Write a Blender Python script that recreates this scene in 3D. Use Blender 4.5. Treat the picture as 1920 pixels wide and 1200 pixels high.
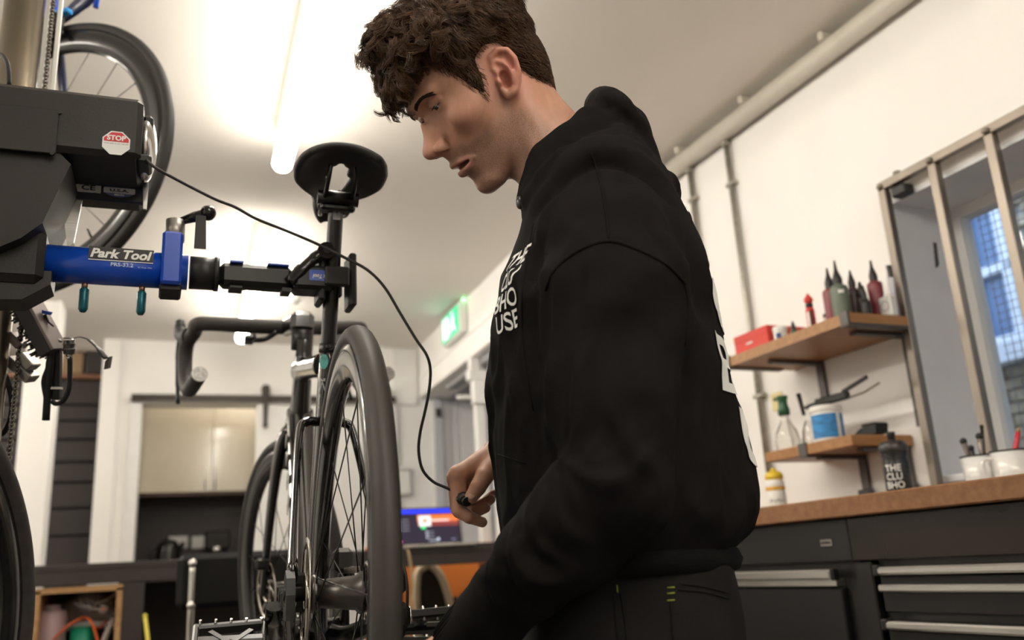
import bpy, bmesh, math, random
import numpy as np
from mathutils import Vector, Matrix, Quaternion, noise as mnoise
random.seed(7); RNG = np.random.default_rng(7)
PI = math.pi
scene = bpy.context.scene
COL = scene.collection
for _o in list(bpy.data.objects): bpy.data.objects.remove(_o)
# ------------------------------------------------------------------ camera
FPX, PCX, PCY, EYE = 1665.0, 960.0, 600.0, 0.85          # focal length in pixels of a 1920x1200 frame
def _cam():
    a, b, c = -.355955, -.271123, -.05717                 # yaw, pitch, roll fitted to the room's lines
    ca, sa, cb, sb, cc, sc = math.cos(a), math.sin(a), math.cos(b), math.sin(b), math.cos(c), math.sin(c)
    yaw = np.array([[ca,0,sa],[0,1,0],[-sa,0,ca]]); pit = np.array([[1,0,0],[0,cb,-sb],[0,sb,cb]]); rol = np.array([[cc,-sc,0],[sc,cc,0],[0,0,1]])
    return (rol@pit@yaw)@np.array([[1,0,0],[0,0,-1],[0,1,0]])
RWC = _cam(); RCW = RWC.T
CAMO = np.array((0, 0, EYE))
cam = bpy.data.cameras.new('camera'); camo = bpy.data.objects.new('camera', cam); COL.objects.link(camo)
_m = Matrix.Identity(4)
for i in range(3):
    _m[i][0] = RCW[i,0]; _m[i][1] = -RCW[i,1]; _m[i][2] = -RCW[i,2]; _m[i][3] = CAMO[i]
camo.matrix_world = _m
cam.sensor_width = 36; cam.lens = FPX/1920*36; cam.clip_start = .05
cam.dof.use_dof = True; cam.dof.focus_distance = 1.19; cam.dof.aperture_fstop = 3.6
scene.camera = camo
vs = scene.view_settings
vs.view_transform = 'Standard'; vs.look = 'None'; vs.gamma = 1; vs.use_curve_mapping = False
vs.exposure = 1.05
# ------------------------------------------------------------------ daylight
world = bpy.data.worlds.new('overcast_sky'); scene.world = world; world.use_nodes = True
_bg = world.node_tree.nodes['Background']; _bg.inputs['Color'].default_value = (.62, .76, 1, 1); _bg.inputs['Strength'].default_value = 1.5
TUBE_POWER = 17.0; TUBE_COL = (1, .935, .82)
# ------------------------------------------------------------------ projection helpers (to measure places off the photograph)
def nrm(v): v = np.array(v, float); return v/np.linalg.norm(v)
def ray(px, py): return RCW@nrm((px-PCX, py-PCY, FPX))
def atz(px, py, z): r = ray(px, py); return CAMO+r*(z-EYE)/r[2]
def aty(px, py, y): r = ray(px, py); return CAMO+r*y/r[1]
def atx(px, py, x): r = ray(px, py); return CAMO+r*x/r[0]
def atd(px, py, d): return CAMO+RCW@(np.array((px-PCX, py-PCY, FPX))*d/FPX)
def onplane(px, py, p0, n): r = ray(px, py); n = np.array(n); return CAMO+r*((np.array(p0)-CAMO)@n)/(r@n)
# ------------------------------------------------------------------ materials
MATS = {}
def M(name, col=(.5,.5,.5), rough=.5, metal=0., var=.08, scale=12., bump=0., bscale=80., coat=0., trans=0., emit=None, estr=0., sheen=0., spec=.5, stretch=None, sss=0.):
    if name in MATS: return MATS[name]
    m = bpy.data.materials.new(name); m.use_nodes = True; MATS[name] = m
    nt = m.node_tree; b = nt.nodes['Principled BSDF']; L = nt.links.new
    tc = nt.nodes.new('ShaderNodeTexCoord'); mp = nt.nodes.new('ShaderNodeMapping'); L(tc.outputs['Object'], mp.inputs['Vector'])
    if stretch: mp.inputs['Scale'].default_value = stretch
    ns = nt.nodes.new('ShaderNodeTexNoise'); ns.inputs['Scale'].default_value = scale; ns.inputs['Detail'].default_value = 5; L(mp.outputs[0], ns.inputs['Vector'])
    cr = nt.nodes.new('ShaderNodeValToRGB'); L(ns.outputs['Fac'], cr.inputs['Fac'])
    c = np.array(col[:3]); cr.color_ramp.elements[0].position = .3; cr.color_ramp.elements[1].position = .7
    cr.color_ramp.elements[0].color = (*np.clip(c*(1-var), 0, 1), 1); cr.color_ramp.elements[1].color = (*np.clip(c*(1+var), 0, 1), 1)
    L(cr.outputs['Color'], b.inputs['Base Color'])
    mr = nt.nodes.new('ShaderNodeMapRange'); L(ns.outputs['Fac'], mr.inputs['Value'])
    mr.inputs['To Min'].default_value = max(0, rough*.85); mr.inputs['To Max'].default_value = min(1, rough*1.15); L(mr.outputs[0], b.inputs['Roughness'])
    b.inputs['Metallic'].default_value = metal; b.inputs['Coat Weight'].default_value = coat; b.inputs['Coat Roughness'].default_value = .08
    b.inputs['Transmission Weight'].default_value = trans; b.inputs['Sheen Weight'].default_value = sheen; b.inputs['Specular IOR Level'].default_value = spec
    if sss: b.inputs['Subsurface Weight'].default_value = sss; b.inputs['Subsurface Radius'].default_value = (.012, .004, .002); b.inputs['Subsurface Scale'].default_value = .6
    if bump:
        n2 = nt.nodes.new('ShaderNodeTexNoise'); n2.inputs['Scale'].default_value = bscale; n2.inputs['Detail'].default_value = 4; L(mp.outputs[0], n2.inputs['Vector'])
        bp = nt.nodes.new('ShaderNodeBump'); bp.inputs['Strength'].default_value = bump; bp.inputs['Distance'].default_value = .002; L(n2.outputs['Fac'], bp.inputs['Height']); L(bp.outputs[0], b.inputs['Normal'])
    if emit: b.inputs['Emission Color'].default_value = (*emit, 1); b.inputs['Emission Strength'].default_value = estr
    return m
def wood(name, c1, c2, rough=.45, stretch=(1.5, 22, 22)):
    if name in MATS: return MATS[name]
    m = M(name, c1, rough, var=.1, scale=3, stretch=stretch, bump=.15, bscale=30)
    cr = [n for n in m.node_tree.nodes if n.type == 'VALTORGB'][0]
    cr.color_ramp.elements[0].color = (*c1, 1); cr.color_ramp.elements[1].color = (*c2, 1)
    return m
# ------------------------------------------------------------------ mesh builder
class MB:
    def __init__(s): s.v = []; s.f = []; s.sm = []
    def add(s, vs_, fs, smooth=False):
        o = len(s.v); s.v += [tuple(float(q) for q in p) for p in vs_]; s.f += [tuple(i+o for i in f) for f in fs]; s.sm += [smooth]*len(fs); return s
    def box(s, c, size, ax=None, bev=0.):
        """box centred on c, ax = three axes"""
        ax = np.array(ax if ax is not None else np.eye(3), float); h = np.array(size)/2; c = np.array(c, float)
        if bev <= 0:
            P = [c+ax.T@(h*np.array(k)) for k in ((-1,-1,-1),(1,-1,-1),(1,1,-1),(-1,1,-1),(-1,-1,1),(1,-1,1),(1,1,1),(-1,1,1))]
            return s.add(P, [(0,3,2,1),(4,5,6,7),(0,1,5,4),(1,2,6,5),(2,3,7,6),(3,0,4,7)])
        b = min(bev, h.min()*.95); V = []; idx = {}
        for sx in (-1,1):
            for sy in (-1,1):
                for sz in (-1,1):
                    for k in range(3):
                        q = h*np.array((sx,sy,sz)); q -= b*np.array((sx,sy,sz)); q[k] += b*(sx,sy,sz)[k]
                        idx[sx,sy,sz,k] = len(V); V.append(c+ax.T@q)
        F = []
        for k in range(3):
            i, j = (k+1)%3, (k+2)%3
            for sg in (-1,1):
                def g(u, w): t = [0,0,0]; t[k] = sg; t[i] = u; t[j] = w; return idx[(*t, k)]
                q = [g(-1,-1), g(1,-1), g(1,1), g(-1,1)]; F.append(tuple(q if sg > 0 else q[::-1]))
        for k in range(3):
            i, j = (k+1)%3, (k+2)%3
            for u in (-1,1):
                for w in (-1,1):
                    def g(e, kk): t = [0,0,0]; t[k] = e; t[i] = u; t[j] = w; return idx[(*t, kk)]
                    q = [g(-1,i), g(1,i), g(1,j), g(-1,j)]; F.append(tuple(q if u*w > 0 else q[::-1]))
        for sx in (-1,1):
            for sy in (-1,1):
                for sz in (-1,1):
                    q = [idx[sx,sy,sz,0], idx[sx,sy,sz,1], idx[sx,sy,sz,2]]; F.append(tuple(q if sx*sy*sz > 0 else q[::-1]))
        return s.add(V, F)
    def bar(s, p, q, w, h, up=(0,0,1), bev=0.):
        p = np.array(p, float); q = np.array(q, float); d = q-p; l = np.linalg.norm(d); d /= l
        u = np.array(up, float); x = np.cross(d, u)
        if np.linalg.norm(x) < 1e-6: x = np.cross(d, (1,0,0))
        x = nrm(x); u = np.cross(x, d)
        return s.box((p+q)/2, (l, w, h), np.stack([d, -x, u]), bev)
    def tube(s, pts, r, n=10, caps=True, closed=False, flat=None, up=None):
        """sweep a circle (or an ellipse: flat = second-axis factor) along pts"""
        P = np.array(pts, float); k = len(P); R = np.broadcast_to(np.array(r, float), (k,))
        T = np.zeros_like(P)
        if closed: T = np.roll(P, -1, 0)-np.roll(P, 1, 0)
        else: T[1:-1] = P[2:]-P[:-2]; T[0] = P[1]-P[0]; T[-1] = P[-1]-P[-2]
        T /= np.maximum(np.linalg.norm(T, axis=1)[:,None], 1e-12)
        u = np.array(up, float) if up is not None else (np.array((0,0,1.)) if abs(T[0][2]) < .9 else np.array((1.,0,0)))
        V = []; F = []
        for i in range(k):
            if up is not None: u = np.array(up, float)
            u = u-T[i]*(u@T[i]); u = u/np.linalg.norm(u); w = np.cross(T[i], u)
            for j in range(n):
                a = 2*PI*j/n; V.append(P[i]+R[i]*(math.cos(a)*u+(flat or 1)*math.sin(a)*w))
        m = k if closed else k-1
        for i in range(m):
            i2 = (i+1)%k
            for j in range(n): F.append((i*n+j, i*n+(j+1)%n, i2*n+(j+1)%n, i2*n+j))
        s.add(V, F, True)
        if caps and not closed:
            o = len(s.v)-k*n
            s.f += [tuple(o+j for j in range(n))[::-1], tuple(o+(k-1)*n+j for j in range(n))]; s.sm += [False, False]
        return s
    def cyl(s, p, q, r, n=16, r2=None): return s.tube([p, q], [r, r if r2 is None else r2], n)
    def lathe(s, prof, c=(0,0,0), ax=(0,0,1), n=24, smooth=True):
        """prof = [(radius, height)...] about axis ax through c"""
        a = nrm(ax); u = np.cross(a, (1,0,0) if abs(a[0]) < .8 else (0,1,0)); u = nrm(u); w = np.cross(a, u); c = np.array(c, float)
        V = []; F = []
        for (r, h) in prof:
            for j in range(n):
                t = 2*PI*j/n; V.append(c+a*h+max(r, 1e-5)*(math.cos(t)*u+math.sin(t)*w))
        for i in range(len(prof)-1):
            for j in range(n): F.append((i*n+j, i*n+(j+1)%n, (i+1)*n+(j+1)%n, (i+1)*n+j))
        return s.add(V, F, smooth)
    def ring(s, prof, c, ax, n=96, u=None):
        """closed profile [(radius, axial)] swept round an axis (a tyre, a rim)"""
        a = nrm(ax); u = nrm(np.cross(a, (0,0,1) if abs(a[2]) < .8 else (0,1,0))); w = np.cross(a, u); c = np.array(c, float); k = len(prof)
        V = []; F = []
        for j in range(n):
            t = 2*PI*j/n; d = math.cos(t)*u+math.sin(t)*w
            for (r, h) in prof: V.append(c+a*h+r*d)
        for j in range(n):
            for i in range(k): F.append((j*k+i, j*k+(i+1)%k, ((j+1)%n)*k+(i+1)%k, ((j+1)%n)*k+i))
        return s.add(V, F, True)
    def prism(s, poly, c, ux, uy, th, smooth=False):
        """2-D outline poly in axes ux, uy at c, thickness th along ux x uy (centred)"""
        ux = np.array(ux, float); uy = np.array(uy, float); nz = nrm(np.cross(ux, uy)); c = np.array(c, float); k = len(poly)
        V = [c+ux*p[0]+uy*p[1]-nz*th/2 for p in poly]+[c+ux*p[0]+uy*p[1]+nz*th/2 for p in poly]
        F = [tuple(range(k))[::-1], tuple(range(k, 2*k))]+[(i, (i+1)%k, k+(i+1)%k, k+i) for i in range(k)]
        return s.add(V, F, smooth)
    def ball(s, c, r, n=12, sc=(1,1,1), ax=None):
        ax = np.array(ax if ax is not None else np.eye(3), float); c = np.array(c, float); V = []; F = []; m = max(6, n//2+2)
        for i in range(m+1):
            t = PI*i/m
            for j in range(n):
                p = 2*PI*j/n; V.append(c+ax.T@(r*np.array(sc)*np.array((math.sin(t)*math.cos(p), math.sin(t)*math.sin(p), math.cos(t)))))
        for i in range(m):
            for j in range(n): F.append((i*n+j, (i+1)*n+j, (i+1)*n+(j+1)%n, i*n+(j+1)%n))
        return s.add(V, F, True)
    def build(s, name, mat, parent=None, **kw):
        return mesh_obj(name, s.v, s.f, mat, parent, smooth=s.sm, **kw)
def origin_of(o):
    while o is not None:
        if 'org' in ORG.get(o.name, {}): return ORG[o.name]['org']
        o = o.parent
    return np.zeros(3)
ORG = {}
def mesh_obj(name, v, f, mat, parent=None, smooth=False, org=None):
    me = bpy.data.meshes.new(name); v = np.array(v, float)
    if parent is not None: o0 = origin_of(parent)
    else: o0 = np.array(org) if org is not None else np.array(((v[:,0].min()+v[:,0].max())/2, (v[:,1].min()+v[:,1].max())/2, v[:,2].min()))
    me.from_pydata((v-o0).tolist(), [], [list(map(int, q)) for q in f])
    if smooth is True: me.polygons.foreach_set('use_smooth', [True]*len(me.polygons))
    elif isinstance(smooth, list) and len(smooth) == len(me.polygons): me.polygons.foreach_set('use_smooth', smooth)
    bm = bmesh.new(); bm.from_mesh(me); bmesh.ops.recalc_face_normals(bm, faces=bm.faces); bm.to_mesh(me); bm.free()
    me.materials.append(mat); o = bpy.data.objects.new(name, me); COL.objects.link(o)
    if parent is not None: o.parent = parent
    else: o.location = o0; ORG[o.name] = {'org': o0}
    return o
def tag(o, label=None, cat=None, group=None, kind=None):
    if label: o['label'] = label
    if cat: o['category'] = cat
    if group: o['group'] = group
    if kind: o['kind'] = kind
    return o
def thing(name, label, cat, loc, group=None):
    o = bpy.data.objects.new(name, None); COL.objects.link(o); o.empty_display_size = .05
    o.location = loc; ORG[o.name] = {'org': np.array(loc, float)}
    return tag(o, label, cat, group)
def struct(name, mb, mat, label=None):
    o = mb.build(name, mat); o['kind'] = 'structure'
    if label: o['label'] = label
    return o
def text(name, body, mat, parent, c, ux, uy, height, width=None, thick=.0004, bold=.0, shear=0., align='CENTER', wrap=None, spacing=1., line=1., fine=0):
    """lettering as a thin mesh at c, reading along ux with uy up"""
    cu = bpy.data.curves.new('lettering', 'FONT'); cu.body = body; cu.size = 1; cu.align_x = align; cu.align_y = 'CENTER'; cu.offset = bold; cu.shear = shear
    cu.space_character = spacing; cu.space_line = line; cu.resolution_u = 3
    to = bpy.data.objects.new('lettering', cu); me = bpy.data.meshes.new_from_object(to)
    v = np.array([q.co[:] for q in me.vertices]); f = [tuple(p.vertices) for p in me.polygons]
    bpy.data.objects.remove(to); bpy.data.curves.remove(cu)
    if wrap is not None and fine:
        bm = bmesh.new(); bm.from_mesh(me); bmesh.ops.triangulate(bm, faces=bm.faces)
        for _ in range(5):
            le = [e_ for e_ in bm.edges if e_.calc_length() > fine]
            if not le: break
            bmesh.ops.subdivide_edges(bm, edges=le, cuts=1); bmesh.ops.triangulate(bm, faces=bm.faces)
        v = np.array([q.co[:] for q in bm.verts]); bm.verts.index_update(); f = [tuple(q.index for q in p.verts) for p in bm.faces]; bm.free()
    bpy.data.meshes.remove(me)
    h = v[:,1].max()-v[:,1].min(); sy = height/h; sx = sy if width is None else width/(v[:,0].max()-v[:,0].min())
    v[:,1] -= (v[:,1].max()+v[:,1].min())/2
    if align == 'CENTER': v[:,0] -= (v[:,0].max()+v[:,0].min())/2
    if wrap is not None: P = [wrap(p[0]*sx, p[1]*sy) for p in v]
    else:
        ux = np.array(ux, float); uy = np.array(uy, float); nz = np.cross(ux, uy); P = [np.array(c)+ux*p[0]*sx+uy*p[1]*sy+nz*thick for p in v]
    return mesh_obj(name, P, f, mat, parent)
def copy_tree(o, parent=None):
    c = o.copy(); COL.objects.link(c); c.parent = parent
    for ch in list(o.children): copy_tree(ch, c)
    return c
def bez(p0, p1, p2, p3, n=12):
    t = np.linspace(0, 1, n)[:,None]; p0, p1, p2, p3 = map(lambda q: np.array(q, float), (p0, p1, p2, p3))
    return (1-t)**3*p0+3*(1-t)**2*t*p1+3*(1-t)*t*t*p2+t**3*p3
def smoothpath(pts, n=8):
    """Catmull-Rom through pts"""
    P = [np.array(p, float) for p in pts]; P = [2*P[0]-P[1]]+P+[2*P[-1]-P[-2]]; out = []
    for i in range(1, len(P)-2):
        for k in range(n):
            t = k/n; a, b, c, d = P[i-1], P[i], P[i+1], P[i+2]
            out.append(.5*((2*b)+(-a+c)*t+(2*a-5*b+4*c-d)*t*t+(-a+3*b-3*c+d)*t**3))
    out.append(P[-2]); return np.array(out)
X, Y, Z = np.eye(3)
# ------------------------------------------------------------------ shared materials
m_wall = M('white_wall_paint', (.87,.85,.82), .7, var=.03, scale=3, bump=.06, bscale=60)
m_ceil = M('ceiling_paint', (.80,.755,.70), .8, var=.03, scale=2, bump=.05, bscale=90)
m_white = M('white_gloss_trim', (.78,.77,.75), .35, var=.03)
m_floor = M('grey_floor_paint', (.115,.107,.10), .4, var=.2, scale=4, bump=.1)
m_black = M('black_metal', (.010,.0094,.0092), .45, var=.25, scale=20)
m_blackp = M('black_plastic', (.008,.0077,.0076), .5, var=.2, bump=.15, bscale=300)
m_rubber = M('black_rubber', (.014,.0125,.0115), .62, var=.2, bump=.2, bscale=200)
m_chrome = M('polished_steel', (.62,.6,.57), .18, 1, var=.08)
m_alu = M('brushed_aluminium', (.72,.7,.66), .3, 1, var=.1, stretch=(1,1,40))
m_galv = M('galvanised_steel', (.42,.40,.35), .5, .8, var=.18, scale=60)
m_char = M('charcoal_board', (.025,.0185,.019), .55, var=.12)
m_letter = M('white_print', (.78,.78,.76), .6, var=.02)
# ------------------------------------------------------------------ the room
CEIL = 2.42; YB = 6.12; XB0, XB1 = -.55, 1.53
struct('floor', MB().box((-.2,2,-.05), (7,11,.1)), m_floor)
struct('ceiling', MB().box((-.2,2,CEIL+.05), (7,11,.1)), m_ceil)
struct('wall_left', MB().box((-2.65,2,1.21), (.1,11,2.42)), m_wall)
struct('wall_behind', MB().box((-.2,-3,1.21), (7,.1,2.42)), m_wall)
struct('wall_far', MB().box((-.2,7.35,1.21), (7,.1,2.42)), m_wall)
# back wall with the opening to the tea kitchen
jx0 = aty(262,840,YB)[0]; jx1 = 1.20; jz = aty(370,757,YB)[2]
w = MB()
w.box(((XB0+jx0-.07)/2,YB+.08,1.21), (jx0-.07-XB0,.16,2.42))
w.box(((jx0-.07+jx1)/2,YB+.08,(jz+.03+2.42)/2), (jx1-jx0+.07,.16,2.42-jz-.03))
w.box(((jx1+1.75)/2,YB+.08,1.21), (1.75-jx1,.16,2.42))
struct('wall_back', w, m_wall)
struct('trim_1', MB().box((jx0-.035,YB+.07,jz/2), (.07,.2,jz)).box(((jx0+jx1)/2,YB+.07,jz+.015), (jx1-jx0,.2,.03)), m_white)
struct('trim_2', MB().box((aty(217,840,YB)[0],YB-.005,1.21), (.012,.012,2.42)), m_white)
# a free-standing white column and the charcoal boarded stair side behind it
cA, cB = aty(32,840,5.3), aty(94,840,5.3)
struct('wall_column', MB().box(((cA[0]+cB[0])/2,5.39,1.21), (cB[0]-cA[0],.18,2.42), bev=.006).box((cB[0]-.012,5.295,1.21), (.018,.012,2.42)), m_wall)
YS = 6.55
zt = aty(150,712,YS)[2]
o_st = struct('wall_stair', MB().box((-1.5,YS+.12,zt/2), (2.3,.2,zt)), m_char)
bz = [aty(140,p,YS)[2] for p in (712,760,790,825,867,905,953,1005)]+[.75,.5,.25,.0]
for a, b in zip(bz[:-1], bz[1:]):
    MB().box((-1.45,YS,(a+b)/2), (2.1,.03,a-b-.012), bev=.004).build('board', m_char, o_st)
MB().box((-1.45,YS-.02,zt+.012), (2.1,.09,.024)).build('ledge', wood('stained_ledge', (.24,.1,.05), (.33,.15,.08)), o_st)
# exit wall: a deep white beam over the folding doors
XE = 1.53; BZ = 2.05; YE = 3.35
w = MB().box((XE+.11,(YE+YB)/2,(BZ+2.42)/2), (.22,YB-YE,2.42-BZ)).box((XE-.004,(YE+YB)/2,2.19), (.01,YB-YE,.012))
w.box((XE+.17,YE-.03,1.21), (.36,.12,2.42))
struct('wall_exit', w, m_wall)
struct('wall_lobby', MB().box((2.75,5,1.21), (.1,4,2.42)).box((2.2,7,1.21), (1.2,.1,2.42)), M('lobby_paint', (.5,.49,.48), .8, var=.03))
# right wall, 3.3 degrees off square; s runs along it into the room, t out of it, z up
W0 = np.array((1.87,2.2,0)); WD = nrm((math.sin(-.057), math.cos(-.057), 0)); WN = np.array((-WD[1], WD[0], 0)); WAX = np.stack([WD, WN, Z])
def RW(s, t, z): return W0+WD*s+WN*t+np.array((0,0,z))
def rw(px, py, t): p = onplane(px, py, W0+WN*t, WN); return (p-W0)@WD, p[2]
def wbox(mb, s0, s1, t0, t1, z0, z1, bev=0.): return mb.box(RW((s0+s1)/2, (t0+t1)/2, (z0+z1)/2), (abs(s1-s0), abs(t1-t0), abs(z1-z0)), WAX, bev)
WS0, WS1, WZ0, WZ1 = -2.3, -.322, 1.0, 1.815          # window opening
w = MB()
wbox(w, WS1, 1.2, -.3, 0, 0, 2.42); wbox(w, -5.3, WS0, -.3, 0, 0, 2.42); wbox(w, WS0, WS1, -.3, 0, 0, WZ0); wbox(w, WS0, WS1, -.3, 0, WZ1, 2.42)
struct('wall_right', w, m_wall)
# ------------------------------------------------------------------ ceiling lamps
m_tube = M('lit_tube_diffuser', (.9,.9,.88), .4, emit=TUBE_COL, estr=TUBE_POWER)
def batten(x, y0, y1, label, r=.034, cut=False):
    t = thing('batten_light', label, 'ceiling light', (x,(y0+y1)/2,2.26), 'ceiling batten lights')
    MB().box((x,(y0+y1)/2,2.368), (.06,y1-y0-.06,.1), bev=.006).build('spine', m_white, t)
    pr = [(.0,y0-.006),(.02,y0-.006),(r,y0+.014)]+[(r,y0+.014+(y1-y0-.028)*k/8) for k in range(1,9)]+[(.02,y1+.006),(0,y1+.006)]
    MB().lathe(pr, (x,0,2.29), (0,1,0), 20).build('diffuser', m_tube, t)
    return t
batten(.272, 1.30, 3.02, 'lit white tube on the ceiling nearest the saddle, left of the man\'s hair')
batten(.271, 3.86, 5.50, 'lit white tube further back on the ceiling, behind the handlebar')
batten(.285, -1.2, .52, 'lit white tube on the ceiling behind the photographer', )
batten(.95, -2.1, -.4, 'lit white tube on the ceiling to the right of the photographer')
batten(-1.5, .3, 2.0, 'lit white tube on the ceiling to the left of the work stand')
batten(-1.5, 3.0, 4.7, 'unseen tube added left of the white column to brighten the back wall')  # added out of view to lift the dim back wall
batten(-1.9, 4.9, 6.2, 'unseen extra tube added over the stair to brighten the back of the shop')  # further added lamp out of view, more light for the back area
batten(.35, 6.4, 7.1, 'lit white tube on the ceiling of the tea kitchen')
# ================================================================== right wall: conduit, window, grille, shelves, bench
m_oak = wood('oiled_oak', (.30,.135,.042), (.40,.2,.07), .42)
m_top = wood('worktop_oak', (.21,.088,.032), (.30,.14,.055), .4)
m_pipe = M('cream_painted_pipe', (.62,.58,.5), .4, var=.05)
# ceiling trunking pipe
t = thing('trunking_pipe', 'cream painted pipe running along the top of the right wall', 'pipe', RW(.3,.035,2.36))
MB().tube([RW(1.15,.04,2.36), RW(-2.9,.04,2.36)], .034, 16).build('pipe', m_pipe, t)
for s in (.58,.17,-.24,-.65): MB().box(RW(s,.05,2.403), (.022,.05,.03), WAX, .004).cyl(RW(s,.066,2.40), RW(s,.066,2.419), .007, 8).build('clip', m_pipe, t)
def conduit(s, z0, z1, clips, label):
    t = thing('conduit', label, 'conduit', RW(s,.012,z0), 'galvanised conduits on the right wall')
    MB().tube([RW(s,.016,z0), RW(s,.016,z1)], .0105, 12).build('pipe', m_galv, t)
    MB().cyl(RW(s,.018,z1-.02), RW(s,.018,z1), .016, 12).build('coupler', m_galv, t)
    for z in clips: MB().box(RW(s,.014,z), (.05,.026,.016), WAX, .004).build('clip', m_galv, t)
conduit(.345, .97, 2.335, (2.16,1.37), 'galvanised conduit running down the wall behind the red box')
conduit(.585, .97, 2.335, (2.2,1.7), 'galvanised conduit just behind the man\'s back')
# window: reveal lining, sash, glass
m_reveal = M('reveal_paint', (.74,.75,.77), .6, var=.03)
w = MB()
wbox(w, WS1, WS1+.001-.012, -.24, -.002, WZ0, WZ1); wbox(w, WS0, WS1, -.24, -.002, WZ1-.012, WZ1); wbox(w, WS0, WS1, -.26, .01, WZ0, WZ0+.02, .003)
struct('trim_3', w, m_reveal)
w = MB()
def frame_s(mb, s0, s1, z0, z1, t0, t1, wd):
    wbox(mb, s0, s0+wd, t0, t1, z0, z1); wbox(mb, s1-wd, s1, t0, t1, z0, z1); wbox(mb, s0+wd, s1-wd, t0, t1, z0, z0+wd); wbox(mb, s0+wd, s1-wd, t0, t1, z1-wd, z1)
frame_s(w, WS0, WS1-.011, WZ0+.02, WZ1-.012, -.27, -.22, .034)
o_win = struct('window_1', w, m_white)
m_glass = M('window_glass', (.9,.95,.97), .02, trans=1., var=.0)
m_glass.node_tree.nodes['Principled BSDF'].inputs['IOR'].default_value = 1.45
g = MB(); wbox(g, WS0+.045, WS1-.043, -.247, -.243, WZ0+.065, WZ1-.057)
g.build('pane', m_glass, o_win)
# welded security mesh outside the pane: one part
g = MB()
for k in range(76): s = WS1-.06-k*.024; g.bar(RW(s,-.285,WZ0), RW(s,-.285,WZ1), .0016, .0016, WN)
for k in range(33): z = WZ0+.02+k*.024; g.bar(RW(WS0,-.287,z), RW(WS1-.05,-.287,z), .0016, .0016)
o = g.build('wire_mesh', M('mesh_wire', (.3,.31,.33), .5, .6), o_win); o['kind'] = 'stuff'
# house opposite
m_mortar = M('mortar', (.36,.34,.31), .9, var=.1); TB = -3.0
m_bricks = [M('stock_brick_%s' % n, c, .85, var=.25, scale=25, bump=.4, bscale=60) for n, c in (('buff',(.36,.29,.19)),('brown',(.28,.22,.15)),('pale',(.42,.36,.26)),('red',(.32,.13,.1)))]
o_out = struct('wall_opposite', MB().box(RW(1,TB-.15,2.2), (14,.2,7), WAX), m_mortar)
struct('floor_yard', MB().box(RW(1,-1.7,.05), (14,2.7,.1), WAX), M('yard_concrete', (.22,.22,.21), .9))
bs, bzz = .225, .075
bw0, bz0 = rw(1790,760,TB); ow0 = bw0
# window of the opposite house
us = [rw(px,py,TB)[0] for px, py in ((1803,430),(1862,400))]; uz = [rw(1840,400,TB)[1], rw(1880,650,TB)[1]]
S0, S1, Z0w, Z1w = min(us)-.06, max(us)+.02, uz[1], uz[0]+.1
protos = {}
def brick(s, z, mi):
    if mi not in protos:
        me_o = MB().box((0,0,0), (bs-.012,.05,bzz-.012), WAX, .004).build('brick', m_bricks[mi], o_out); protos[mi] = me_o.data; o = me_o
    else:
        o = bpy.data.objects.new('brick', protos[mi]); COL.objects.link(o); o.parent = o_out
    o.location = Vector(RW(s, TB-.03, z)-ORG[o_out.name]['org'])
    if len(protos[mi].vertices) and not protos[mi].get('c'):
        off = np.array(ORG[o_out.name]['org'])
        for vv in protos[mi].vertices: vv.co = Vector(np.array(vv.co)+off)
        protos[mi]['c'] = 1
cnt = 0
sA = rw(1925,500,TB)[0]-.15; sB = rw(1770,400,TB)[0]+.3; zA = rw(1910,875,TB)[1]-.1; zB = rw(1860,250,TB)[1]+.2
zz = zA
while zz < zB:
    row = int(round((zz-zA)/bzz)); ss = sA+(row%2)*bs/2
    while ss < sB:
        if not (S0-.11 < ss < S1+.11 and Z0w-.1 < zz < Z1w+.06) and cnt < 298:
            red = ss > S0-.05 and zz > Z1w
            brick(ss, zz, 3 if red else random.choice((0,0,1,2))); cnt += 1
        ss += bs
    zz += bzz
m_sash = M('pale_sash_paint', (.72,.76,.8), .5)
t = thing('sash_window', 'white sash window in the brick house across the yard', 'window', RW((S0+S1)/2,TB+.02,Z0w))
f_ = MB(); frame_s(f_, S0, S1, Z0w, Z1w, TB-.05, TB+.03, .06); wbox(f_, S0, S1, TB-.04, TB+.03, (Z0w+Z1w)/2-.03, (Z0w+Z1w)/2+.03); f_.build('frame', m_sash, t)
g = MB(); wbox(g, S0+.06, S1-.06, TB-.035, TB-.03, Z0w+.06, Z1w-.06); g.build('pane', M('blue_blind_glass', (.12,.2,.36), .25, var=.2, scale=3), t)
g = MB(); wbox(g, S0-.12, S1+.06, TB-.03, TB+.12, Z0w-.12, Z0w); g.build('sill', m_sash, t)
# raw steel grille in front of the window
m_steel = M('raw_steel', (.25,.215,.18), .42, .85, var=.25, scale=10, stretch=(1,1,.2))
t = thing('steel_grille', 'raw square tube steel grille standing in front of the window', 'grille', RW(-.9,.04,.96))
PS = [-.349-.1775*k for k in range(7)]; GZ = 1.845
for s in PS: MB().bar(RW(s,.04,.965), RW(s,.04,GZ-.0125), .025, .025, WN, .002).build('upright', m_steel, t)
MB().bar(RW(PS[0]+.0125,.04,GZ), RW(PS[-1]-.0125,.04,GZ), .025, .025, WN, .002).build('top_rail', m_steel, t)
for s in PS: MB().ball(RW(s,.053,GZ-.003), .011, 10, (1,1,.8)).build('weld', m_steel, t)
MB().cyl(RW(PS[0]-.055,.04,GZ+.012), RW(PS[0]-.055,.04,GZ+.022), .011, 10).build('bolt', m_steel, t)
MB().box(RW(PS[0]-.045,.02,GZ-.03), (.05,.04,.03), WAX, .004).build('bracket', m_black, t)
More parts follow.
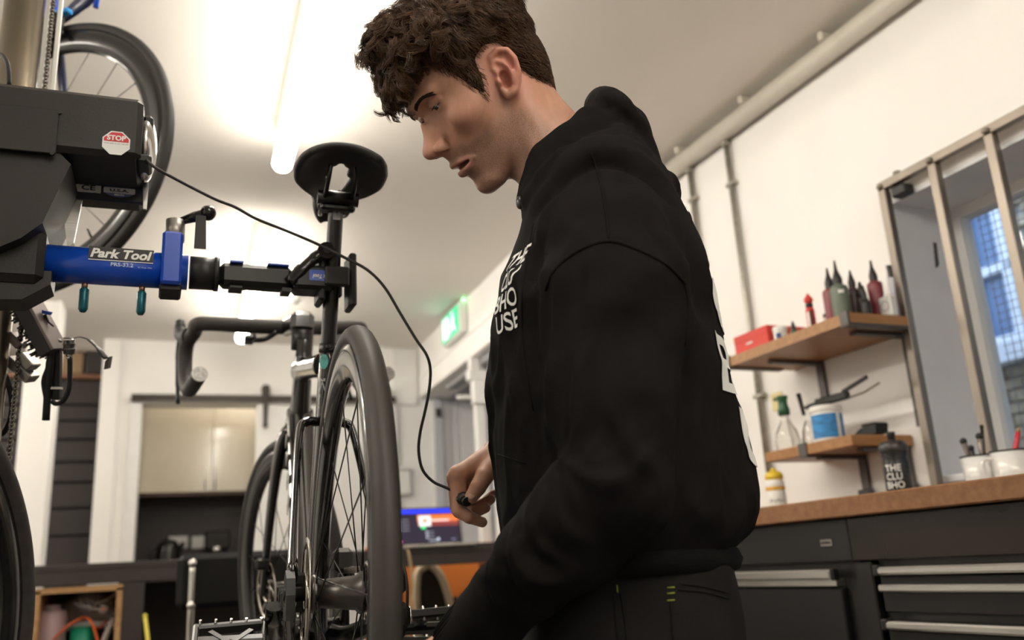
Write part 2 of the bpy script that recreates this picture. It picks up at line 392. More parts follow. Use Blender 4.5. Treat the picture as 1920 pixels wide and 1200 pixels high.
# ------------------------------------------------------------------ shelves
m_brk = M('grey_steel_bracket', (.11,.1,.095), .5, .5, var=.15)
U0, U1, UT, UZ = -.368, .172, .272, 1.42
t = thing('wall_shelf', 'upper oak shelf carrying the red box and oil bottles', 'shelf', RW((U0+U1)/2,.13,UZ-.3))
b = MB(); b.prism([(U0,.06),(U0,UT),(U1,UT),(U1,.004),(-.333,.004),(-.333,.06)], RW(0,0,UZ+.015), WD, WN, .03); b.build('board', m_oak, t)
for s, zl in ((U0+.012,.0), (U1-.012,.0)):
    k = MB(); wbox(k, s-.014, s+.014, UT-.004, UT+.004, UZ-.004, UZ+.034); wbox(k, s-.014, s+.014, .065, UT+.004, UZ-.006, UZ-.001); k.build('bracket_cap', m_brk, t)
k = MB(); wbox(k, U0-.004, U0+.0, .065, UT, UZ-.004, UZ+.002); k.build('edge_strip', m_brk, t)
for s in (-.305, .045): k = MB(); wbox(k, s-.014, s+.014, .002, .012, UZ-.26, UZ); wbox(k, s-.012, s+.012, .01, .2, UZ-.012, UZ-.002); k.build('wall_bracket', m_brk, t)
L0, L1, LT, LZ = -.262, .1, .222, 1.112
t = thing('wall_shelf', 'short lower oak shelf carrying the blue labelled tub', 'shelf', RW((L0+L1)/2,.11,LZ-.13))
b = MB(); wbox(b, L0, L1, .004, LT, LZ, LZ+.03, .002); b.build('board', m_oak, t)
k = MB(); s = -.07; wbox(k, s-.016, s+.016, LT-.003, LT+.004, LZ-.004, LZ+.034); wbox(k, s-.016, s+.016, .01, LT+.004, LZ-.006, LZ-.001); k.build('bracket_cap', m_brk, t)
for s in (-.235, -.07): k = MB(); wbox(k, s-.014, s+.014, .002, .012, LZ-.11, LZ); wbox(k, s-.012, s+.012, .01, .17, LZ-.012, LZ-.002); k.box(RW(s,.014,LZ-.11), (.05,.02,.02), WAX, .004); k.build('wall_bracket', m_brk, t)
US, LS = UZ+.03, LZ+.03
def lbl(): pass
def bottle(name, label, cat, s, tt, z, parts, group=None, tilt=0):
    """parts: (name, profile, material, segments)"""
    t = thing(name, label, cat, RW(s,tt,z), group)
    for (nm, pr, mt, n) in parts: MB().lathe(pr, RW(s,tt,z), (0,0,1), n).build(nm, mt, t)
    return t
def band(t, nm, s, tt, z0, z1, r, mat, a0=None, a1=None):
    """label wrapped round part of a bottle"""
    mb = MB(); V = []; F = []; n = 18
    a0 = -1.1 if a0 is None else a0; a1 = 1.1 if a1 is None else a1
    vd = nrm((CAMO-RW(s,tt,z0))*np.array((1,1,0))); sd = np.cross(vd, Z)*-1
    for i in range(n+1):
        a = a0+(a1-a0)*i/n
        for z in (z0, z1): V.append(RW(s,tt,z)+r*(math.cos(a)*vd+math.sin(a)*sd))
    for i in range(n): F.append((2*i, 2*i+2, 2*i+3, 2*i+1))
    return mb.add(V, F, True).build(nm, mat, t)
def wraptext(t, body, s, tt, zc, r, height, width, mat, bold=.02, line=.8, a=0., vertical=False):
    vd = nrm((CAMO-RW(s,tt,zc))*np.array((1,1,0))); sd = np.cross(Z, vd)
    def wr(x, y):
        if vertical: x, y = y*1.0, -x
        q = x/r+a; return RW(s,tt,zc)+(r+.0006)*(math.cos(q)*vd+math.sin(q)*sd)+Z*y
    return text('lettering', body, mat, t, None, None, None, height, width, bold=bold, wrap=wr, line=line)
m_burg = M('burgundy_plastic', (.21,.035,.045), .4, var=.12); m_green = M('sage_green_plastic', (.12,.15,.11), .45, var=.1)
m_dkb = M('dark_brown_plastic', (.045,.02,.022), .4, var=.2); m_red = M('red_card', (.62,.045,.03), .55, var=.06)
m_wp = M('white_plastic', (.78,.77,.73), .4, var=.03); m_yel = M('yellow_plastic', (.75,.52,.03), .4, var=.05)
m_dgreen = M('dark_green_plastic', (.015,.09,.035), .35, var=.1); m_clear = M('clear_plastic', (.93,.92,.88), .08, trans=.92, var=.0); m_blue = M('blue_label', (.03,.22,.52), .5, var=.35, scale=30, stretch=(1,1,3))
m_tgrey = M('grey_print', (.25,.25,.25), .6)
def SZ(px, py, tt): return rw(px, py, tt)
# red box
s1, _ = SZ(1447,600,.2); s0 = -.012; s1 = .15
t = thing('card_box', 'flat red card box at the left end of the upper shelf', 'box', RW((s0+s1)/2,.17,US))
b = MB(); wbox(b, s0, s1, .09, .245, US, US+.062, .002); b.build('body', m_red, t)
b = MB(); wbox(b, s0-.001, s1+.001, .089, .246, US+.04, US+.064, .002); b.build('lid', m_red, t)
b = MB(); wbox(b, .06, .09, .2462, .2468, US+.026, US+.031); b.build('print', m_letter, t)
# items along the upper shelf
def dropper(s, tt, label, body, h, r, cap, noz, grp='oil bottles on the upper shelf', lab=None):
    t = bottle('oil_bottle', label, 'bottle', s, tt, US, [('body', [(0,0),(r*.96,0),(r,.004),(r,h-.01),(r*.93,h-.003),(r*.5,h+.004),(0,h+.004)], body, 20),
        ('cap', [(r*.52,h+.003),(r*.55,h+.02),(r*.42,h+.03),(r*.22,h+.045),(.0025,h+.045+noz),(0,h+.045+noz)], cap, 14)], grp)
    return t
t = bottle('pot', 'small white tub with a blue label beside the red box', 'tub', -.055, .232, US, [('body', [(0,0),(.019,0),(.02,.003),(.02,.032)], m_wp, 20), ('lid', [(.021,.031),(.0215,.033),(.0215,.043),(.02,.045),(0,.045)], m_wp, 20)])
band(t, 'label_strip', -.055, .232, .008+US, .024+US, .0204, M('navy_label', (.03,.06,.2), .5), -.7, .1)
t = bottle('dropper_bottle', 'tiny dark green dropper bottle between the white tub and red dropper', 'bottle', -.105, .225, US, [('body', [(0,0),(.011,0),(.011,.02),(.006,.024)], m_dgreen, 14), ('cap', [(.0075,.022),(.0075,.032),(.002,.05),(0,.05)], m_black, 12)])
t = bottle('dropper_bottle', 'slim red and black dropper bottle with a round red cap', 'bottle', -.172, .215, US, [('body', [(0,0),(.0125,0),(.0125,.066),(.008,.073)], m_red, 16), ('collar', [(.008,.071),(.0105,.074),(.0105,.083),(.008,.086)], m_black, 14), ('cap', [(.008,.085),(.0125,.091),(.0125,.1),(.006,.108),(.002,.115),(0,.115)], m_red, 14)])
band(t, 'label_strip', -.172, .215, US+.004, US+.062, .0128, m_black, -.15, .45); band(t, 'white_strip', -.172, .215, US+.004, US+.058, .0128, m_wp, -.9, -.3)
t = bottle('jar', 'small clear jar with a black lid behind the red dropper', 'jar', -.19, .165, US, [('body', [(0,0),(.017,0),(.017,.04),(.014,.044)], m_clear, 18), ('lid', [(.0165,.043),(.0165,.051),(0,.051)], m_black, 16)])
t = dropper(-.236, .19, 'tall burgundy oil bottle with lettering and black nozzle, left of the green one', m_burg, .108, .0225, m_black, .02)

for k in range(9): band(t, 'print', -.236, .19, US+.022+.0085*k, US+.0255+.0085*k, .0228, M('pink_print', (.42,.17,.17), .6), .05+.06*(k%2), .55-.08*(k%3))
band(t, 'label_strip', -.236, .19, US+.002, US+.014, .0228, m_wp, .1, 1.)
t = dropper(-.287, .208, 'tall sage green oil bottle with a thin black nozzle', m_green, .102, .0245, m_black, .03)
band(t, 'logo', -.287, .208, US+.076, US+.085, .0248, m_wp, -.1, .55)
dropper(-.275, .145, 'dark burgundy bottle tucked behind the green one, tallest of three', m_dkb, .10, .019, m_black, .012)
dropper(-.308, .15, 'dark brown bottle half hidden right of the green bottle', m_dkb, .066, .016, m_black, .0)
dropper(-.33, .165, 'small near black bottle, rightmost of the dark cluster', m_black, .048, .015, m_black, .0)
U3 = -.287
t = dropper(-.306, .093, 'burgundy oil bottle standing apart near the right end of the upper shelf', m_burg, .115, .021, m_black, .02)
m_tin = M('pale_tin', (.68,.68,.66), .35, var=.04)
t = thing('oil_tin', 'pale flat tin with a round grey logo beside the steel grille', 'tin', RW(-.347,.1,US), None)
TS, TT = -.347, .1
b = MB(); wbox(b, TS-.021, TS+.021, TT-.012, TT+.012, US, US+.06, .004); b.build('body', m_tin, t)
MB().cyl(RW(TS+.003,TT,US+.06), RW(TS+.003,TT,US+.068), .005, 12).build('cap', m_wp, t)
MB().ring([(.0125,0),(.0125,.0006),(.0145,.0006),(.0145,0)], RW(TS,TT+.0122,US+.032), WN, 28).build('logo', m_tgrey, t)
t = thing('scraper', 'long grey scraper leaning upright against the steel grille', 'tool', RW(-.318,.03,US))
MB().prism([(-.009,0),(.009,0),(.011,.12),(.006,.15),(-.004,.152),(-.011,.12)], RW(-.312,.034,US+.012), -WD, Z, .006).build('blade', M('grey_steel_blade', (.3,.29,.31), .4, .7), t)
MB().prism([(.0,.12),(.012,.12),(.008,.155),(-.003,.156)], RW(-.312,.036,US+.012), -WD, Z, .012).build('handle', m_black, t)
t = tag(MB().prism([(-.008,-.035),(.004,-.03),(.012,.03),(.004,.035)], RW(-.42,-.03,rw(1700,500,-.03)[1]), nrm(-WD+.4*WN), Z, .006).build('window_stay', m_black), 'small black metal lug in the window reveal behind the grille', 'latch')
# ------------------------------------------------------------------ lower shelf items
t = thing('spray_bottle', 'clear spray bottle with a dark green head on the lower shelf', 'spray bottle', RW(.062,.16,LS))
c = RW(.062,.16,LS)
MB().lathe([(0,0),(.034,0),(.037,.006),(.038,.03),(.031,.06),(.017,.085),(.013,.1),(.0135,.11)], c, (0,0,1), 22).build('flask', m_clear, t)
MB().lathe([(.0145,.108),(.018,.11),(.0185,.128),(.0145,.138),(.014,.155),(.0175,.163),(.0175,.168),(0,.168)], c, (0,0,1), 18).bar(c+Z*.161+WD*.01, c+Z*.164+WD*.034, .012, .01).build('spray_head', m_dgreen, t)
t = bottle('squeeze_bottle', 'clear squeeze bottle with a white nozzle beside the green spray head', 'bottle', .015, .11, LS, [('body', [(0,0),(.028,0),(.029,.02),(.024,.055),(.012,.085)], m_clear, 20), ('nozzle', [(.013,.084),(.014,.1),(.009,.104),(.006,.135),(.004,.14),(0,.14)], m_wp, 14)])
t = bottle('tape_tub', 'white container with red and purple label left of the blue tub', 'tub', -.04, .1, LS, [('body', [(0,0),(.03,0),(.03,.115),(.026,.12),(0,.12)], m_wp, 22)])
band(t, 'red_label', -.04, .1, LS+.06, LS+.073, .0304, m_red, -1, .7); band(t, 'purple_label', -.04, .1, LS+.08, LS+.094, .0304, M('purple_label', (.12,.07,.16), .5), -1, .7)
t = bottle('wipes_tub', 'large white tub with a wide blue label on the lower shelf', 'tub', -.103, .15, LS, [('body', [(0,0),(.043,0),(.045,.004),(.045,.085),(.043,.088)], m_wp, 28), ('lid', [(.045,.086),(.047,.088),(.047,.1),(.044,.106),(0,.107)], m_wp, 28)])
band(t, 'label_strip', -.103, .15, LS+.012, LS+.08, .0454, m_blue, -1.2, .62); band(t, 'side_label', -.103, .15, LS+.012, LS+.08, .0454, m_blue, .9, 1.25)
t = thing('caulking_gun', 'black tool with a long thin arm lying on top of the tubs', 'tool', RW(-.1,.12,LS+.11))
c = RW(-.09,.12,LS+.128)
MB().bar(c-WD*-.05, c-WD*.08, .022, .022, Z, .004).bar(c+WD*.05, c+WD*.1-Z*.004, .01, .008).build('body', m_blackp, t)
MB().bar(c-WD*.06+Z*.012, c-WD*.19+Z*.028+WN*.03, .008, .012, Z, .002).build('arm', m_blackp, t)
MB().tube([c-WD*.05-Z*.01, c-WD*.14-Z*.005+WN*.0, c-WD*.2+Z*.01], .003, 8).build('lever', m_steel, t)
t = tag(MB().tube([RW(-.052,.185,LS+.09), RW(-.035,.18,LS+.155)], [.005,.007], 10).build('brush_handle', m_blackp), 'short black handle standing up in front of the blue labelled tub', 'tool')
t = thing('tyre_lever', 'flat black tool lying at the right end of the lower shelf', 'tool', RW(-.2,.1,LS))
MB().prism([(-.075,.0),(.0,.002),(.05,.004),(.055,.03),(.0,.026),(-.03,.012)], RW(-.2,.1,LS+.002), -WD, Z, .045).build('blade', m_blackp, t)
MB().box(RW(-.228,.1,LS+.033), (.05,.05,.006), WAX, .002).build('pad', m_blackp, t)
tag(MB().prism([(-.027,-.03),(.027,-.03),(.027,.03),(-.027,.03)], RW(.272,.003,1.336), -WD, Z, .002).build('sticky_note', M('yellow_paper', (.8,.7,.36), .8, var=.04)), 'yellow sticky note on the wall above the green spray bottle', 'note')
# ------------------------------------------------------------------ bench
BT, BZ1, BZ0 = .55, .959, .916
B0, B1 = -3.2, .55
b = MB(); wbox(b, B0, B1, .005, BT, BZ0, BZ1, .003)
tag(b.build('worktop', m_top), 'long oak worktop along the right wall over the tool cabinets', 'worktop')
b = MB(); wbox(b, -.345, .45, .002, .024, BZ1, BZ1+.03, .002)
tag(b.build('back_batten', m_oak), 'narrow oak batten at the back of the worktop', 'batten')
t = thing('socket_rail', 'black socket rail with sockets lying along the back of the worktop', 'socket rail', RW(.0,.06,BZ1))
b = MB(); wbox(b, -.24, .2, .05, .085, BZ1, BZ1+.006); b.build('rail', m_black, t)
for k in range(9): MB().cyl(RW(.18-.045*k,.067,BZ1+.006), RW(.18-.045*k,.067,BZ1+.02+.0012*k), .011+.0007*k, 12).build('socket', m_black, t)
# bottles on the bench
def bidon(name, label, s, tt, parts): return bottle(name, label, 'bottle', s, tt, BZ1, parts)
t = bidon('sealant_bottle', 'white bottle with a yellow cap and yellow stripe on the worktop', .05, .24, [('body', [(0,0),(.026,0),(.0275,.004),(.0275,.062),(.025,.066),(.0275,.07),(.0275,.09),(.02,.1)], m_wp, 24), ('cap', [(.023,.096),(.0265,.099),(.0265,.11),(.018,.12),(.008,.122),(.007,.13),(0,.13)], m_yel, 20)])
band(t, 'stripe', .05, .24, BZ1+.066, BZ1+.075, .0281, M('orange_stripe', (.75,.4,.02), .5), -1.5, 1.5); band(t, 'base_stripe', .05, .24, BZ1+.008, BZ1+.014, .028, m_yel, -1.5, 1.5)
for k in range(6): band(t, 'print', .05, .24, BZ1+.031+.002*(k%2), BZ1+.041-.002*(k%3), .0279, m_tgrey, -.75+.26*k, -.6+.26*k)
t = bottle('drinks_bottle', 'black sports bottle with white block lettering on the worktop', 'bottle', -.428, .255, BZ1, [('body', [(0,0),(.03,0),(.0315,.004),(.0315,.085),(.029,.095),(.0315,.108),(.0305,.118)], M('black_bottle', (.012,.012,.013), .28, var=.1), 28),
    ('lid', [(.0335,.112),(.0345,.115),(.0345,.128),(.029,.138),(.012,.142),(0,.142)], M('smoke_lid', (.03,.027,.026), .3), 26), ('valve', [(.009,.14),(.009,.152),(.0105,.154),(.0105,.163),(0,.164)], m_blackp, 14)])
wraptext(t, 'THE\nCLU\nBHO\nUSE', -.428, .255, BZ1+.042, .0317, .078, .042, m_letter, bold=.015, line=.88, a=-.25)
m_enam = M('white_enamel', (.8,.8,.78), .22, var=.02, coat=.4)
def mug(s, tt, label, hs):
    t = thing('enamel_mug', label, 'mug', RW(s,tt,BZ1), 'enamel mugs on the worktop'); c = RW(s,tt,BZ1)
    MB().lathe([(0,0),(.036,0),(.039,.004),(.041,.084),(.038,.084),(.036,.006),(0,.006)], c, (0,0,1), 26).build('cup', m_enam, t)
    MB().lathe([(.0405,.083),(.0425,.084),(.0425,.087),(.038,.087),(.038,.084)], c, (0,0,1), 26).build('rim', m_black, t)
    vd = nrm((CAMO-c)*np.array((1,1,0))); sd = np.cross(Z, vd); d = nrm(vd+sd*hs)
    MB().tube(smoothpath([c+d*.039+Z*.07, c+d*.062+Z*.066, c+d*.066+Z*.04, c+d*.052+Z*.018, c+d*.038+Z*.016], 5), .005, 8).build('handle', m_enam, t)
    return c
def tool_in(c, dx, dt, h, r, mat, label, name='hand_tool', tipm=None):
    t = thing(name, label, 'tool', c+Z*.01); p = c+WD*dx*.4+WN*dt*.4+Z*.015; q = c+WD*dx+WN*dt+Z*h
    MB().tube([p, p+(q-p)*.6, q], [r*.6, r*.7, r], 10).build('shaft', mat, t)
    MB().ball(q, r*1.25, 10).build('grip_end', tipm or mat, t)
ms, mt_ = -.555, .12
c1 = mug(ms, mt_, 'white enamel mug with a handle, holding dark tools, left of the grille post', .25)
tool_in(c1, .026, .01, .125, .007, M('taupe_grip', (.16,.13,.11), .5), 'tool with a thick round dark end in the left mug', tipm=m_black)
tool_in(c1, .0, .02, .105, .006, m_black, 'short black tool in the middle of the left mug')
tool_in(c1, -.022, .012, .13, .007, m_steel, 'bent grey tool in the left mug', tipm=m_black)
tool_in(c1, -.012, -.015, .155, .004, m_blackp, 'tall thin black file in the left mug')
c2 = mug(-.645, .13, 'second white enamel mug, behind the grille post, holding the red pencil', -2.)
t = thing('pencil', 'red pencil sticking out of the right mug', 'pencil', c2+Z*.01)
q0, q1 = c2+WD*.015+Z*.012, c2-WD*.034+Z*.125; MB().tube([q0, q1], .0055, 6).build('shaft', M('red_lacquer', (.6,.03,.05), .35), t); MB().tube([q1, q1+(q1-q0)*.09], [.0055,.001], 6).build('point', M('pencil_wood', (.5,.3,.14), .7), t)
# ------------------------------------------------------------------ tool cabinets
m_cab = M('black_cabinet_enamel', (.0085,.0076,.0076), .36, var=.12, scale=5)
FT = .52
t = thing('tool_cabinet', 'black tool cabinet with small badge and one wide door, left unit', 'tool cabinet', RW(-.05,.27,0))
b = MB(); wbox(b, -.515, .5, .02, FT-.02, .02, BZ0-.001); b.build('body', m_cab, t)
b = MB(); wbox(b, -.515, .5, FT-.02, FT, .822, BZ0-.002, .002); b.build('fascia', m_cab, t)
for s0, s1 in ((-.465,.06),(.07,.5)):
    b = MB(); wbox(b, s0, s1, FT-.02, FT-.002, .06, .765, .003); d = b.build('door', m_cab, t)
    b = MB(); wbox(b, s0+.01, s1-.01, FT-.002, FT+.016, .784, .806, .004); wbox(b, s0+.005, s1-.005, FT-.02, FT+.004, .77, .784); b.build('handle', m_alu, d)
    for e in (s0+.004, s1-.004): b = MB(); wbox(b, e-.006, e+.006, FT-.004, FT+.017, .782, .808, .003); b.build('handle_end', m_blackp, d)
b = MB(); wbox(b, -.463, -.425, FT, FT+.003, .857, .872, .001); o = b.build('badge', m_chrome, t)
text('lettering', 'DURA', m_black, o, RW(-.444,FT+.0033,.8645), -WD, Z, .007, .03, bold=.03)
b = MB(); wbox(b, -.568, -.518, .02, FT, .02, .818, .003)
tag(b.build('filler_panel', m_cab), 'narrow black filler panel between the two tool cabinets', 'panel')
t = thing('tool_cabinet', 'black tool cabinet with a stack of aluminium edged drawers, right unit', 'tool cabinet', RW(-1.05,.27,0))
b = MB(); wbox(b, -1.6, -.572, .02, FT-.02, .02, BZ0-.001); b.build('body', m_cab, t)
b = MB(); wbox(b, -1.6, -.516, FT-.02, FT, .822, BZ0-.002, .002); b.build('fascia', M('bronze_black_enamel', (.016,.010,.0075), .28, var=.3, scale=4), t)
for z0, z1 in ((.712,.816),(.61,.708),(.45,.606),(.25,.446)):
    b = MB(); wbox(b, -1.58, -.585, FT-.02, FT-.002, z0+.004, z1-.026, .003); d = b.build('drawer', m_cab, t)
    b = MB(); wbox(b, -1.57, -.6, FT-.006, FT+.02, z1-.024, z1-.008, .004); b.build('handle', m_alu, d)
    b = MB(); wbox(b, -.606, -.588, FT-.006, FT+.021, z1-.026, z1-.004, .003); b.build('handle_end', m_blackp, d)
b = MB(); wbox(b, -1.58, -.588, FT-.004, FT+.012, .758, .772, .003)
b.build('drawer_lip', m_alu, t)
# ================================================================== back of the shop
# sliding door on its rail
t = thing('barn_door_rail', 'dark steel sliding door rail over the kitchen opening', 'rail', (aty(400,746,YB-.06)[0],YB-.06,aty(400,746,YB-.06)[2]))
r0, r1 = aty(246,745,YB-.06), aty(742,750,YB-.06); rz = aty(400,746,YB-.06)[2]
m_iron = M('dark_iron', (.05,.042,.036), .5, .6, var=.2)
MB().box(((r0[0]+r1[0])/2,YB-.06,rz), (r1[0]-r0[0],.012,.042), bev=.002).build('track', m_iron, t)
for px in (268,380,700): x = aty(px,746,YB-.06)[0]; MB().cyl((x,YB-.07,rz), (x,YB,rz), .014, 12).build('standoff', m_iron, t)
d0, d1 = aty(479,850,YB-.03)[0], aty(745,850,YB-.03)[0]
t = thing('sliding_door', 'white sliding barn door hanging beside the kitchen opening', 'door', ((d0+d1)/2,YB-.04,.03))
dz = rz-.03
MB().box(((d0+d1)/2,YB-.03,.03+dz/2-.02), (d1-d0,.03,dz-.04), bev=.004).build('leaf', m_white, t)
for px in (498,724):
    x = aty(px,746,YB-.07)[0]
    h = MB().prism([(-.02,.0),(.02,.0),(.026,.03),(.03,.06),(.018,.085),(-.018,.085),(-.03,.06),(-.026,.03)], (x,YB-.074,rz+.005), X, Z, .012).prism([(-.012,-.17),(-.018,-.19),(0,-.2),(.018,-.19),(.012,-.17),(.018,.02),(-.018,.02)], (x,YB-.072,rz+.0), X, Z, .01)
    h.cyl((x,YB-.085,rz+.045), (x,YB-.045,rz+.045), .026, 16); h.build('hanger', m_iron, t)
x = aty(757,905,YB-.02); tag(MB().box((x[0],YB-.02,x[2]), (.1,.04,.17), bev=.01).box((x[0],YB-.03,x[2]+.095), (.1,.045,.02), bev=.004).build('control_box', m_wp), 'white plastic control box on the wall beside the sliding door', 'control box')
for px0, px1, py0, py1 in ((722,782,662,655),):
    a, b = aty(735,655,YB-.01), aty(782,760,YB-.01); tag(MB().box(((a[0]+b[0])/2,YB-.012,(a[2]+b[2])/2), (b[0]-a[0],.024,a[2]-b[2]), bev=.003).build('access_panel', m_white), 'shallow white access panel high on the wall above the sliding door', 'panel')
# tea kitchen
m_cream = M('cream_gloss_door', (.56,.50,.39), .14, var=.03, coat=.3)
YK = 6.62
t = thing('wall_cupboard', 'cream gloss wall cupboard in the tea kitchen', 'cupboard', (.2,YK,1.4))
k0 = aty(258,925,YK)[0]; zk = aty(350,923,YK)[2]; ks = aty(397,900,YK)[0]; k1 = ks+(ks-k0)
MB().box(((k0+k1)/2,YK+.17,(zk+2.2)/2), (k1-k0,.3,2.2-zk-.02)).build('carcass', m_cream, t)
for a, b, hx in ((k0,ks,386),(ks,k1,404)):
    d = MB().box(((a+b)/2,YK,(zk+2.2)/2), (b-a-.004,.02,2.2-zk), bev=.002).build('door', m_cream, t)
    p, q = aty(hx,878,YK-.03), aty(hx,915,YK-.03); MB().tube([(p[0],YK-.01,p[2]), (p[0],YK-.03,p[2]), (p[0],YK-.03,q[2]), (p[0],YK-.01,q[2])], .006, 8).build('handle', m_alu, d)
MB().box(((k0+k1)/2,YK+.13,zk-.01), (k1-k0,.24,.02)).build('underside', M('brown_board', (.1,.06,.04), .5), t)
m_splash = M('brown_black_splashback', (.03,.0205,.0175), .4, var=.1)
struct('wall_kitchen', MB().box((.4,7.05,1.1), (1.9,.06,2.2)), m_splash)
tag(MB().box((.5,6.76,.9), (1.6,.5,.04)).box((.5,6.77,.44), (1.6,.46,.88)).build('kitchen_counter', m_char), 'charcoal tea kitchen counter under the cream cupboard', 'counter')
for px, wd in ((334,.13),(371,.085)):
    p = aty(px,1017,7.01); o = thing('power_socket', 'white %s power socket plate on the kitchen splashback' % ('double' if wd > .1 else 'single'), 'socket', (p[0],7.0,p[2]-.045), 'kitchen socket plates')
    MB().box((p[0],7.01,p[2]), (wd,.02,.088), bev=.004).build('plate', m_wp, o)
    for dx in ((-.03,.03) if wd > .1 else (0,)): MB().box((p[0]+dx,6.998,p[2]+.015), (.014,.006,.02), bev=.002).build('switch', m_wp, o)
p = aty(315,1045,6.75); t = thing('kettle', 'black glossy kettle on the kitchen counter', 'kettle', (p[0],6.75,.92)); zz = aty(315,1012,6.75)[2]-.92
m_gb = M('gloss_black', (.012,.011,.011), .15, var=.1)
MB().lathe([(0,0),(.085,0),(.085,.02),(.075,zz*.75),(.055,zz*.95),(.02,zz),(0,zz)], (p[0],6.75,.92), Z, 24).build('body', m_gb, t)
MB().tube(smoothpath([(p[0]-.06,6.72,.92+zz*.85), (p[0]-.11,6.7,.92+zz*.75), (p[0]-.1,6.7,.92+zz*.3)], 5), .011, 8).build('handle', m_gb, t)
MB().tube([(p[0]+.06,6.75,.92+zz*.7), (p[0]+.1,6.75,.92+zz*.9)], [.025,.014], 10).build('spout', m_gb, t)
p = aty(406,1030,6.78); t = thing('coffee_machine', 'black coffee machine on the kitchen counter', 'coffee machine', (p[0],6.78,.92)); zz = aty(406,996,6.78)[2]-.92
MB().box((p[0],6.78,.92+zz*.78), (.17,.2,zz*.44), bev=.012).box((p[0],6.86,.92+zz*.3), (.15,.06,zz*.6)).box((p[0],6.78,.935), (.17,.2,.03), bev=.006).build('body', m_gb, t)
MB().cyl((p[0],6.7,.92+zz*.5), (p[0],6.7,.92+zz*.62), .035, 16).build('spout', m_chrome, t)
# boxes on the stair ledge
p0, p1 = aty(165,655,6.5), aty(192,702,6.5); tag(MB().box(((p0[0]+p1[0])/2+.03,6.55,(zt+.025+p0[2])/2), (p1[0]-p0[0]+.06,.2,p0[2]-zt-.025), bev=.004).build('storage_box', m_char), 'dark storage box on the stair ledge', 'box')
p0, p1 = aty(112,662,6.5), aty(155,702,6.5); tag(MB().box(((p0[0]+p1[0])/2,6.55,(zt+.025+p0[2])/2), (p1[0]-p0[0],.16,p0[2]-zt-.025), bev=.004).build('cardboard_box', M('brown_cardboard', (.3,.2,.11), .8)), 'brown cardboard box on the stair ledge', 'box')
# doorway beyond the beam, folding doors, exit sign
a, b = aty(812,760,6.1), aty(905,760,6.1); DZ = aty(850,747,6.1)[2]
w = MB().box((a[0]+.03,6.14,DZ/2), (.06,.12,DZ)).box(((a[0]+b[0])/2+.1,6.14,DZ+.04), (b[0]-a[0]+.3,.12,.08)).box((b[0]+.25,6.14,DZ/2), (.5,.12,DZ))
m_dw = M('door_white', (.8,.79,.78), .4, var=.03)
struct('trim_4', w, M('frame_grey_white', (.55,.55,.57), .4, var=.03))
x0, x1 = aty(822,760,6.12)[0], b[0]+.02
o = struct('door_1', MB().box(((x0+x1)/2,6.17,DZ/2), (x1-x0,.03,DZ-.01)), m_dw)
xm = aty(864,860,6.14)[0]
for u, v in ((x0,aty(829,860,6.14)[0]),(aty(829,860,6.14)[0],xm),(xm,x1)): MB().box(((u+v)/2,6.148,DZ/2), (v-u-.014,.014,DZ-.03), bev=.003).build('panel', m_dw, o)
p = aty(808,775,6.1); MB().box((a[0]+.03,6.07,p[2]), (.03,.03,.06)).build('hinge', m_iron, o)
YF = 4.9; fx = aty(897,720,YF)[0]
t = thing('folding_door', 'white folding door with a boxed steel post under the beam', 'folding door', (fx,YF,0))
pz = [aty(897,q,YF)[2] for q in (672,700,728,745)]
MB().bar((fx,YF,0), (fx,YF,pz[0]), .06, .06, X, .004).build('post', m_white, t)
MB().box((fx-.03,YF-.02,pz[0]-.03), (.06,.06,.1), bev=.004).box((fx-.02,YF-.03,pz[1]-.02), (.11,.07,.06), bev=.004).box((fx-.01,YF-.03,pz[2]), (.08,.06,.2), bev=.004).build('bracket', m_white, t)
MB().box((fx-.05,YF+.0,aty(890,745,YF)[2]), (.16,.04,.02)).build('foot_plate', m_white, t)
for k in range(3):
    y1, y0 = YF-.06-.42*k, YF-.06-.42*(k+1); xx = XE+.12+.02*k
    MB().box((xx,(y0+y1)/2,1.0), (.04,.41,2.0), bev=.004).build('leaf', m_dw, t)
    for yy in (y0+.1,(y0+y1)/2,y1-.1): MB().box((xx-.022,yy,1.0), (.012,.05,1.9), bev=.004).build('rib', m_dw, t)
MB().box((XE+.1,4.55,BZ-.02), (.08,2.1,.04)).build('head_rail', M('rail_grey', (.32,.32,.33), .5), t)
# fire exit sign on the beam
p = np.array([atx(840,580,XE), atx(876,553,XE), atx(845,632,XE), atx(878,612,XE)])
yc = p[:,1].mean(); yl = (abs(p[0,1]-p[1,1])+abs(p[2,1]-p[3,1]))/2; zc = p[:,2].mean(); zh = ((p[0,2]-p[2,2])+(p[1,2]-p[3,2]))/2
zh = abs(zh); zc = min(zc, CEIL-zh/2-.02)
t = thing('exit_sign', 'lit green fire exit sign on the white beam', 'exit sign', (XE-.03,yc,zc-zh/2))
MB().box((XE-.028,yc,zc), (.05,yl,zh), bev=.008).build('case', m_wp, t)
m_eg = M('exit_green', (.05,.5,.25), .5, emit=(.06,.6,.28), estr=.4); m_ew = M('exit_white', (.85,.9,.88), .5, emit=(.75,1,.88), estr=.75)
MB().box((XE-.054,yc,zc), (.003,yl*.9,zh*.86)).build('face', m_eg, t)
s_ = zh*.8; FX = XE-.0562
MB().prism([(yl*.08,-s_*.42),(yl*.38,-s_*.42),(yl*.38,s_*.4),(yl*.08,s_*.4)], (FX,yc,zc), Y, Z, .001).build('door_symbol', m_ew, t)
